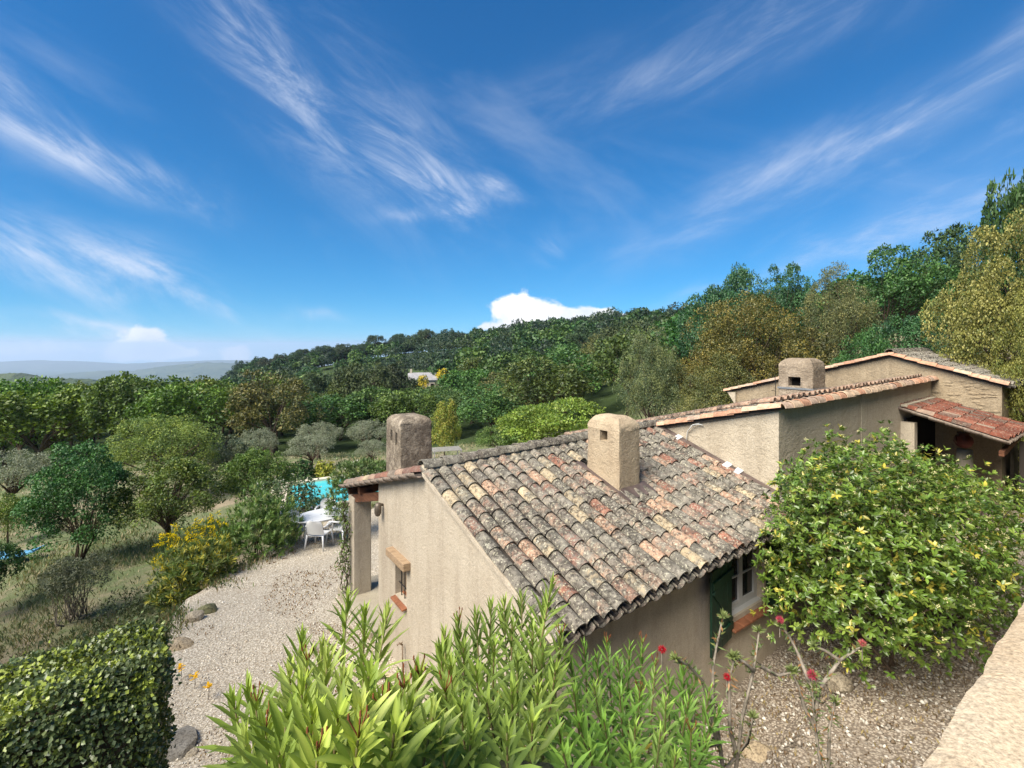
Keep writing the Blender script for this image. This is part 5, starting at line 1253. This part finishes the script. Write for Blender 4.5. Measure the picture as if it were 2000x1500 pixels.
whorl_bush('thorn_bush', 'dark low bush right of the white chairs and left of the porch pillar', [(at(618, 990, 15.6), (.35, .4, .35))], 160, 7, .08, .03, (.5, 1.4), ((.04,.08,.03),), ((.10,.14,.05), .2), up=.4, seed=11, seg=1)
# grey twiggy shrub on the slope
me, tips, _ = crown_mesh('crown', 301, 9500, 40, lobe=(.07,.12), sub=8, leaf=(.028,.012), cols=((.13,.15,.09), (.10,.12,.07)), young=((.2,.21,.13), .2), hz=.34, zc=.62, zmin=-.05, irregular=.3)
KIND['shrub'] = [(me, trunk_mesh('trunk', 301, tips, h=.12, r=.03, stems=8, lean=.12, bark=TWIG))]
ptree('shrub', 143, 1083, 145, 11.6, 'open grey-green shrub with a fan of bare stems on the slope', cat='shrub', name='twiggy_shrub', var=0)
ptree('shrub', 415, 1010, 60, 15, 'small grey shrub behind the broom bush', cat='shrub', name='twiggy_shrub', var=0, col=(.8,.9,.8,1))
for i, (px, py, Y, w, h, lab) in enumerate(((245, 1120, 11.6, 1.5, .5, 'widest low grey-green mound plant beside the dry stones'), (300, 1100, 11.8, 1.1, .5, 'grey-green mound plant nearest the stone edge of the terrace'), (190, 1170, 10.2, 1.2, .4, 'low pale mound plant right below the twiggy shrub'),
        (270, 1165, 10.3, 1.0, .45, 'grey-green mound plant above the hedge corner'), (60, 1260, 8.4, 1.8, .6, 'dark green mound plant behind the hedge at the left edge'), (150, 1235, 8.9, 1.3, .45, 'dark mound plant behind the middle of the hedge'))):
    X = (px-1000)/FPX*Y
    whorl_bush('mound_plant', lab, [((X, Y, tz(X, Y)+h*.2), (w*.5, w*.5, h))], 330, 8, .06, .02, (.4, 1.4), ((.08,.11,.045), (.10,.13,.06)) if px > 160 else ((.05,.08,.03),), ((.18,.2,.11), .2), up=.4, seed=20+i, seg=1, stems=5)

# ------------------------------------------------------------------ grass and dry stalks
def grass(name, n, region, hmin, hmax, cols, seed, zf):
    r = np.random.default_rng(seed); pts = []
    while len(pts) < n:
        p = region(r)
        if p is not None: pts.append(p)
    pts = np.array(pts); z = zf(pts); pos = np.column_stack([pts, z]); ax = unit(rdir(r, n)*.55+np.array([0, 0, 1])); L = r.uniform(hmin, hmax, n)*(1+pts[:, 1]*.02)
    c = np.array(cols)[r.integers(0, len(cols), n)]*r.uniform(.7, 1.2, (n, 1))
    me = leaf_mesh(name, pos, ax, rdir(r, n), L, .012+.0012*pts[:, 1], c, LEAF, .2, 1); return link(name, me, kind='stuff')
def garden(r):
    Y = 7*(48/7)**r.random(); x = r.uniform(-1.15*Y-1, .1*Y)
    if x > -6.9 and Y < 18: return None
    if -14 < x < -5 and 19 < Y < 27: return None
    s_ = math.sin(x*.9+Y*.5)+math.sin(x*.37-Y*.8+1)+.6*math.sin(x*2.1+Y*1.7)
    if s_ < -.1 and r.random() < .8: return None
    return (x, Y)
grass('grass', 42000, garden, .05, .17, [(.13,.17,.07), (.20,.21,.11), (.33,.28,.17), (.10,.14,.06)], 31, lambda p: terr(p[:, 0], p[:, 1]))
RIM = [(-5.3,2.5),(-5.9,6.5),(-6.3,8.2),(-6.7,9.8),(-6.6,12.0),(-6.75,14.5),(-6.6,17.4),(-2,17.8)]
def rimr(r):
    i = r.integers(len(RIM)-1); t = r.random(); a, b = RIM[i], RIM[i+1]; q = abs(r.normal(0, .28))
    x, y = a[0]+(b[0]-a[0])*t, a[1]+(b[1]-a[1])*t
    if math.sin(x*7+y*4)+math.sin(y*2.3) < -.3: return None
    return (x+q-.08, y+r.normal(0, .1)) if i < 6 else (x, y-q)
grass('rim_weeds', 3600, rimr, .04, .13, [(.13,.19,.06), (.22,.22,.10), (.09,.14,.05), (.30,.22,.12)], 35, lambda p: np.array([z_terr(a, b)+.0 for a, b in p]))
def drift(r):
    x, y = r.uniform(-6.2, .6), r.uniform(3.5, 15)
    if math.sin(x*1.3+y*.7)+math.sin(y*1.1-x*2)+.7*math.sin(x*3.1+y*2.2) < .7 or not in_poly(x, y, tp): return None
    return (x, y)
grass('fallen_leaves', 4200, drift, .02, .045, [(.26,.15,.07), (.35,.25,.13), (.18,.10,.05)], 36, lambda p: np.array([z_terr(a, b)+.016 for a, b in p]))
def bedr(r):
    u = r.uniform(-2.6, 9); v = r.uniform(-2.95, .1); p = H(u, v, 0); return (p.x, p.y)
grass('leaf_litter', 5000, bedr, .03, .07, [(.26,.19,.09), (.36,.29,.13), (.14,.09,.05)], 32, lambda p: np.array([z_bed(a, b)+.012 for a, b in p]))

# ------------------------------------------------------------------ rocks and dry stones on the terrace edge
def rock(sx, sy, sz, seed, sub=3):
    bm = bmesh.new(); bmesh.ops.create_icosphere(bm, subdivisions=sub, radius=1); r = random.Random(seed); pl = [(Vector((r.uniform(-1,1), r.uniform(-1,1), r.uniform(-1,1))).normalized(), r.uniform(.5, .85)) for _ in range(12)]
    for v in bm.verts:
        for n_, d_ in pl:
            q = v.co.dot(n_)
            if q > d_: v.co -= n_*(q-d_)*.9
        v.co += Vector((r.uniform(-1,1), r.uniform(-1,1), r.uniform(-1,1)))*.025; v.co = Vector((v.co.x*sx, v.co.y*sy, v.co.z*sz))
    me = bpy.data.meshes.new('stone'); bm.to_mesh(me); bm.free(); me.materials.append(STONE); return me
RK = [rock(.5, .4, .28, i, 2) for i in range(7)]
dw = empty('dry_stone_edge', (-6.7, 10.5, ZC-5.9), 0, 'rough dry stone edge holding up the gravel terrace beside the yellowing oleander', 'stone wall')
for i in range(95):
    t = random.random(); y = 8.4+t*8.6; x = -6.62-.12*math.sin(y)+random.uniform(-.08, .1)+(.35*(9.6-y)/1.2 if y < 9.6 else 0); lay = random.randrange(4); s_ = random.uniform(.30, .52)
    o = link('stone', random.choice(RK), dw); o.location = (x+6.7-lay*-.03, y-10.5, -.35+lay*.23+random.uniform(-.03, .03)-.085*max(0, y-8.5)+.45*0+.25); o.scale = (s_, s_, s_*random.uniform(.8, 1.2)); o.rotation_euler = (random.uniform(-.2, .2), random.uniform(-.2, .2), random.uniform(0, 6.3)); g = random.uniform(.7, 1.15); o.color = (g, g*.97, g*.93, 1)
for px, py, Y, s_, lab in ((378, 1188, 9.0, .55, 'pale boulder on the gravel edge under the yellowing oleander'), (405, 1176, 9.3, .6, 'mossy boulder right of the pale boulder on the gravel edge'), (355, 1235, 8.15, .6, 'flat tan stone slab on the gravel edge by the hedge corner'),
        (338, 1395, 6.1, .8, 'dark grey flat rock between the hedge and the gravel'), (388, 1470, 5.5, .30, 'small pale stone at the bottom beside the dark flat rock'), (372, 1400, 6.0, .22, 'small cream stone on the right side of the dark flat rock'), (1500, 1350, 5.6, .8, 'flat pale crumbling rock ledge in the planting bed below the bush'), (1640, 1310, 6.1, .5, 'grey stone under the front of the flowering bush')):
    me = rock(.5, .36, .30, int(px), 2); p = P(px, py, Y); o = link('rock', me, label=lab, cat='rock'); flat = 'flat' in lab
    zz = z_terr(p.x, p.y) if px < 900 else z_bed(p.x, p.y)
    o.location = (p.x, p.y, zz+(.0 if flat else .06*s_)); o.scale = (s_*.8, s_*(1.1 if flat else .8), s_*(.55 if flat else 1.0)); o.rotation_euler = (random.uniform(-.15, .15), random.uniform(-.15, .15), random.uniform(-.8, .8))
    g = {'dark': (.55,.57,.60,1), 'moss': (.55,.62,.40,1), 'flat': (1,.9,.74,1)}.get(lab[:4], (1,.97,.9,1)); o.color = g
for px, py, Y, lab in ((380, 1334, 7.1, 'largest yellow flower on the gravel by the hedge'), (353, 1311, 7.3, 'yellow flower nearest the hedge end'), (407, 1352, 6.9, 'small yellow flower low on the open gravel')):
    p = P(px, py, Y); zz = z_terr(p.x, p.y); ft = empty('yellow_flower', (p.x, p.y, zz), 0, lab, 'flower')
    mb = MB(); mb.tube([(0,0,0),(.01,0,.1),(0,.01,.2)], .004, 4); mb.obj('stem', BARK, ft)
    nn_ = 16; me = leaf_mesh('petals', np.tile([0,0,.2], (nn_, 1))+RNG.normal(0,.02,(nn_,3)), np.column_stack([np.cos(np.arange(nn_)*2.4), np.sin(np.arange(nn_)*2.4), np.full(nn_, .3)]), np.tile([0,0,1.], (nn_,1)), .06, .035, np.tile([.80,.50,.02], (nn_,1)), PETAL); link('petals', me, ft)

# ------------------------------------------------------------------ foreground oleanders, shoot by shoot
LF = []
for i in range(6):                       # single long leaves for the shoots closest to the eye
    w = random.uniform(.07, .095); dr = random.uniform(.03, .2)
    mb = MB(); K = 6; vs = []
    for j in range(K+1):
        t = j/K; ww = w*math.sin(math.pi*min(1, t*.93+.05))**.75 if j < K else 0.0; z = -dr*t*t
        vs += [(-ww, t, z+ww*.35), (0, t, z), (ww, t, z+ww*.35)]
    mb.add(vs, [f for j in range(K) for f in ((3*j, 3*j+1, 3*j+4, 3*j+3), (3*j+1, 3*j+2, 3*j+5, 3*j+4))])
    me = mb.mesh('leaf', LEAF, True); at_ = me.color_attributes.new('tint', 'FLOAT_COLOR', 'POINT'); n = len(me.vertices)
    c = np.ones((n, 4), np.float32); c[1::3, :3] = (1.5, 1.35, 1.6); at_.data.foreach_set('color', c.ravel()); LF.append(me)
leafcount = [0]
def oleander(label, base, tips, L, wd, cols, seed, single=0):
    r = np.random.default_rng(seed); root = empty('oleander_bush', base, 0, label, 'shrub'); B = Vector(base)
    tips = sorted(tips, key=lambda q: q[2])
    for si, (px, py, Y) in enumerate(tips):
        T = P(px, py, Y)-B; bs = Vector((r.uniform(-.18, .18), r.uniform(-.18, .18), 0))
        m = bs.lerp(T, .55)+Vector((r.uniform(-.12, .12), r.uniform(-.12, .12), .1)); m.x = m.x*.85
        pts = [bs, bs.lerp(m, .5)+Vector((0, 0, .05)), m, m.lerp(T, .55)+Vector((r.uniform(-.02,.02), r.uniform(-.02,.02), 0)), T]
        dd = (T-m).normalized()
        if dd.z < .55: pts[3] = T-Vector((dd.x*.4, dd.y*.4, .8)).normalized()*.45
        # arc-length table
        fine = []
        for i in range(4):
            for k in range(8): fine.append(pts[i].lerp(pts[i+1], k/8))
        fine.append(pts[4])
        mb = MB(); mb.tube([pts[0], pts[1], pts[2], pts[3], pts[4]], [.011, .009, .007, .0045, .003], 5, cap=False); sh = mb.obj('shoot', SHOOT, root, smooth=True)
        seglen = [(fine[i+1]-fine[i]).length for i in range(32)]; tot = sum(seglen)
        nw = 21; P_, A_, N_, LL, TT = [], [], [], [], []
        bc = np.array(cols[r.integers(len(cols))])
        for wI in range(nw):
            s_ = .010+wI*.023*(1+wI*.05)+r.uniform(-.004, .004)
            if s_ > tot*.8: break
            acc = 0; i = 31
            while acc+seglen[i] < s_ and i > 0: acc += seglen[i]; i -= 1
            f = (s_-acc)/seglen[i]; p = fine[i+1].lerp(fine[i], f); ax = (fine[i+1]-fine[i]).normalized()
            x = ax.cross(Vector((.3, .2, .9))).normalized(); y = ax.cross(x)
            for q in range(3):
                if wI > 9 and r.random() < .35: continue
                a = q*2.094+wI*1.05+r.uniform(-.2, .2); c = min(1.5, .20+wI*.068+r.uniform(-.16, .26)); rad = x*math.cos(a)+y*math.sin(a)
                d = ax*math.cos(c)+rad*math.sin(c); n_ = ax*math.sin(c)-rad*math.cos(c); l = L*min(1, .42+wI*.10)*r.uniform(.82, 1.12)
                P_.append(p); A_.append(d); N_.append(n_); LL.append(l)
                t = bc*r.uniform(.8, 1.22)
                if wI < 3: t = t*np.array([1.25, 1.2, 1.1])
                if wI > 11 and r.random() < .12: t = np.array([.50, .38, .05])
                TT.append(t)
        if si < single and leafcount[0]+len(P_) <= 300:
            for p, d, n_, l, t in zip(P_, A_, N_, LL, TT):
                o = link('leaf', LF[r.integers(6)], sh); d = d.normalized(); xx = d.cross(n_).normalized(); zz = xx.cross(d)
                o.matrix_local = Matrix.Translation(p) @ Matrix((xx, d, zz)).transposed().to_4x4() @ Matrix.Diagonal((l*wd*6.2/l*1.0 if False else l, l, l, 1)); o.color = (*t, 1); leafcount[0] += 1
        else:
            n = len(P_); me = leaf_mesh('foliage', np.array(P_), np.array(A_), np.array(N_), np.array(LL), np.array(LL)*wd, np.array(TT), LEAF, .2, 3); link('foliage', me, sh, kind='stuff')
        if r.random() < .18:     # dry brown flower stalks at some tips
            mb = MB()
            for q in range(5):
                a = r.uniform(0, 6.28); e = T+Vector((math.cos(a)*.02, math.sin(a)*.02, r.uniform(.02, .05))); mb.tube([T, e], [.0018, .0015], 4); mb.tube([e, e+Vector((0, 0, .012))], [.003, .002], 4)
            mb.obj('dry_flower_stalk', DRYFL, root)
    return root
SHOOT = m_simple('green_brown_stem', (.22,.22,.09), .7, .3, .25, 10, col2=(.20,.13,.07)); DRYFL = m_simple('rust_brown', (.22,.08,.035), .9, .1, .3)
rr = random.Random(12)
OC = [(.20,.28,.045), (.25,.33,.055), (.17,.24,.04), (.29,.36,.09)]
left_t = [(455,1368,1.7),(485,1345,1.8),(500,1375,1.6),(565,1310,1.75),(600,1290,1.7),(590,1245,1.9),(630,1265,1.8),(680,1165,2.3),(712,1195,2.25),(668,1330,1.35),(640,1290,1.5),(720,1320,1.35),(758,1195,2.2),(560,1400,1.25),(520,1420,1.35),
          (610,1395,1.15),(660,1400,1.1),(705,1385,1.1),(745,1375,1.2),(790,1345,1.35),(700,1440,1.0),(620,1470,1.0),(545,1470,1.1),(770,1430,1.05),(800,1390,1.15),(480,1440,1.4),(845,1400,1.15),(590,1340,1.4),(820,1320,1.5)]
mid_t = [(868,1240,2.1),(895,1215,2.2),(905,1265,2.0),(930,1200,2.2),(960,1185,2.3),(985,1175,2.35),(1000,1220,2.1),(1020,1165,2.4),(1078,1140,2.2),(1060,1180,2.3),(1040,1230,2.0),(965,1260,1.9),(930,1310,1.7),(880,1300,1.8),(860,1270,1.9),
         (1010,1290,1.8),(1060,1275,1.9),(1095,1240,2.1),(1000,1350,1.5),(950,1370,1.4),(900,1380,1.35),(1050,1350,1.6),(1085,1310,1.8),(870,1350,1.5),(920,1430,1.2),(990,1430,1.2),(1040,1410,1.35),(860,1440,1.15)]
right_t = [(1110,1290,2.2),(1140,1262,2.4),(1165,1285,2.4),(1185,1255,2.5),(1205,1290,2.4),(1230,1262,2.5),(1255,1258,2.5),(1280,1300,2.4),(1305,1320,2.4),(1335,1305,2.5),(1360,1320,2.5),(1385,1350,2.4),(1345,1370,2.2),(1405,1385,2.3),(1300,1370,2.2),(1250,1350,2.1),(1210,1350,2.0),
           (1160,1340,2.0),(1120,1350,1.8),(1130,1410,1.6),(1180,1410,1.7),(1240,1420,1.8),(1290,1430,1.9),(1350,1430,2.0),(1090,1420,1.5),(1380,1450,2.1),(1150,1460,1.45),(1230,1470,1.6),(1320,1475,1.8),(1100,1470,1.3)]
oleander('big-leaved light green oleander in the left part of the foreground', (-.75, 1.75, ZC-4.55), left_t, .165, .15, OC, 1, 14)
oleander('tall oleander in the middle foreground reaching up over the roof corner', (-.05, 2.45, ZC-4.6), mid_t, .15, .145, [(.18,.26,.05), (.22,.30,.06), (.16,.23,.05)], 2, 0)
oleander('finer-leaved oleander to the right in the foreground, below the shutter', (.75, 2.75, ZC-4.6), right_t, .13, .13, [(.14,.27,.045), (.17,.30,.055), (.21,.33,.07)], 3, 0)
# ------------------------------------------------------------------ bottlebrush shrubs with red flowers
def bottlebrush(label, base, stems, flowers, seed):
    r = np.random.default_rng(seed); root = empty('bottlebrush_shrub', base, 0, label, 'shrub'); B = Vector(base); P_, A_, T_ = [], [], []
    for st in stems:
        pts = [P(*q)-B for q in st]; k = len(pts); mb = MB(); mb.tube(pts, [.009*(1-i/k)+.003 for i in range(k)], 6, cap=False); mb.obj('stem', TWIG, root, smooth=True)
        for i in range(k-1):
            n = int((pts[i+1]-pts[i]).length/.012)
            for j in range(n):
                if r.random() < (.55 if i < k-2 else .05): continue
                p = pts[i].lerp(pts[i+1], j/max(1, n)); d = (pts[i+1]-pts[i]).normalized()
                for q in range(3):
                    e = Vector(rdir(r, 1)[0]); P_.append(p); A_.append((d*.5+e).normalized()); T_.append(np.array([(.17,.19,.06), (.11,.15,.05), (.26,.14,.06), (.13,.17,.07)][r.integers(4)])*r.uniform(.8, 1.2))
        tip = pts[-1]
        for q in range(34): e = Vector(rdir(r, 1, -.1)[0]); P_.append(tip-e*.005); A_.append(e); T_.append(np.array((.17,.21,.07))*r.uniform(.7, 1.3))
    n = len(P_); link('foliage', leaf_mesh('foliage', np.array(P_), np.array(A_), rdir(r, n), .045*r.uniform(.7, 1.2, n), .010, np.array(T_), LEAF, .1, 1), root, kind='stuff')
    for (px, py, Y, rad, col) in flowers:
        c = P(px, py, Y)-B; m = 240; d = rdir(r, m); d[:, 2] *= .8; me = leaf_mesh('red_flower', np.array(c)+d*rad*.2, d, rdir(r, m), rad*r.uniform(.8, 1.2, m), rad*.10, np.array(col)*r.uniform(.75, 1.2, (m, 1)), PETAL, .1, 1)
        link('red_flower', me, root); mb = MB(); mb.tube([c-Vector((0,0,.10)), c], [.003, .004], 5); mb.obj('stem', TWIG, root)
RED = (.45,.015,.03); PNK = (.50,.07,.12)
bottlebrush('left bottlebrush shrub with pale bare twigs and small red flowers in front of the shutter', tuple(P(1420, 1560, 2.5)),
    [[(1430,1560,2.5),(1440,1480,2.5),(1450,1400,2.5),(1472,1310,2.55),(1483,1232,2.6)], [(1420,1560,2.5),(1405,1450,2.5),(1392,1370,2.5),(1393,1300,2.5),(1400,1262,2.5),(1412,1205,2.5)], [(1400,1450,2.5),(1385,1370,2.5),(1372,1330,2.5),(1345,1300,2.45),(1318,1286,2.4)],
     [(1440,1480,2.5),(1425,1420,2.5),(1424,1330,2.5),(1436,1282,2.5)], [(1472,1310,2.55),(1452,1292,2.5),(1430,1283,2.5)], [(1405,1450,2.5),(1370,1460,2.4),(1350,1420,2.4),(1358,1380,2.4)], [(1420,1500,2.5),(1460,1450,2.5),(1470,1400,2.5)], [(1483,1300,2.55),(1520,1320,2.6),(1550,1312,2.6)]],
    [(1293,1268,2.4,.019,RED), (1420,1322,2.5,.018,RED)], 5)
bottlebrush('right bottlebrush shrub with dark red twigs and pink-red flowers in front of the big bush', tuple(P(1610, 1580, 2.6)),
    [[(1608,1580,2.6),(1604,1500,2.6),(1592,1420,2.6),(1586,1345,2.6)], [(1616,1580,2.6),(1618,1500,2.6),(1620,1420,2.6),(1632,1370,2.6)], [(1592,1420,2.6),(1570,1380,2.6),(1560,1340,2.6),(1545,1310,2.6)], [(1592,1400,2.6),(1600,1350,2.6),(1590,1320,2.6)], [(1586,1345,2.6),(1560,1280,2.7),(1540,1240,2.7),(1522,1222,2.7)], [(1600,1345,2.6),(1640,1290,2.7),(1684,1262,2.7)], [(1640,1290,2.7),(1610,1270,2.7),(1590,1262,2.7)]],
    [(1523,1210,2.7,.020,PNK), (1586,1317,2.6,.025,PNK), (1684,1256,2.7,.020,(.6,.16,.17))], 6)
# creeper on the porch pillar
cv = empty('creeper', H(-.02, 6.35, 0), 0, 'thin leafy creeper climbing the outer side of the porch pillar', 'climbing plant'); CB = H(-.02, 6.35, 0)
mb = MB(); P_, A_ = [], []
for k in range(7):
    z = 0; pts = [(random.uniform(-.15, .1), random.uniform(-.2, .1), 0)]
    for i in range(8): z += .24; pts.append((-.10+random.uniform(-.10, .08), .0+random.uniform(-.15, .15), z))
    mb.tube(pts, .007, 5, cap=False)
    for i in range(90):
        j = random.randrange(8); q = Vector(pts[j]).lerp(Vector(pts[j+1]), random.random())+Vector((random.gauss(0, .05), random.gauss(0, .06), random.gauss(0, .04)))
        if q.z < .5 and random.random() < .5: continue
        P_.append(q); A_.append(Vector(rdir(RNG, 1)[0]))
mb.obj('stems', BARK, cv, smooth=True); n = len(P_)
link('foliage', leaf_mesh('foliage', np.array(P_), np.array(A_), rdir(RNG, n), .06, .03, np.array([(.12,.18,.04)])*RNG.uniform(.6, 1.4, (n, 1)), LEAF, .15, 1), cv, kind='stuff')

# ------------------------------------------------------------------ haze
hb = MB(); hb.box((-15500, -300, -471.5), (15500, 15300, 90))
hm = bpy.data.materials.new('haze'); hm.use_nodes = True; nt = hm.node_tree; nt.nodes.clear(); o_ = nt.nodes.new('ShaderNodeOutputMaterial'); vp = nt.nodes.new('ShaderNodeVolumePrincipled')
vp.inputs['Color'].default_value = (.62,.78,1,1); vp.inputs['Density'].default_value = 1.1e-4; vp.inputs['Anisotropy'].default_value = .1; nt.links.new(vp.outputs[0], o_.inputs['Volume'])
hb.obj('haze', hm, kind='stuff')
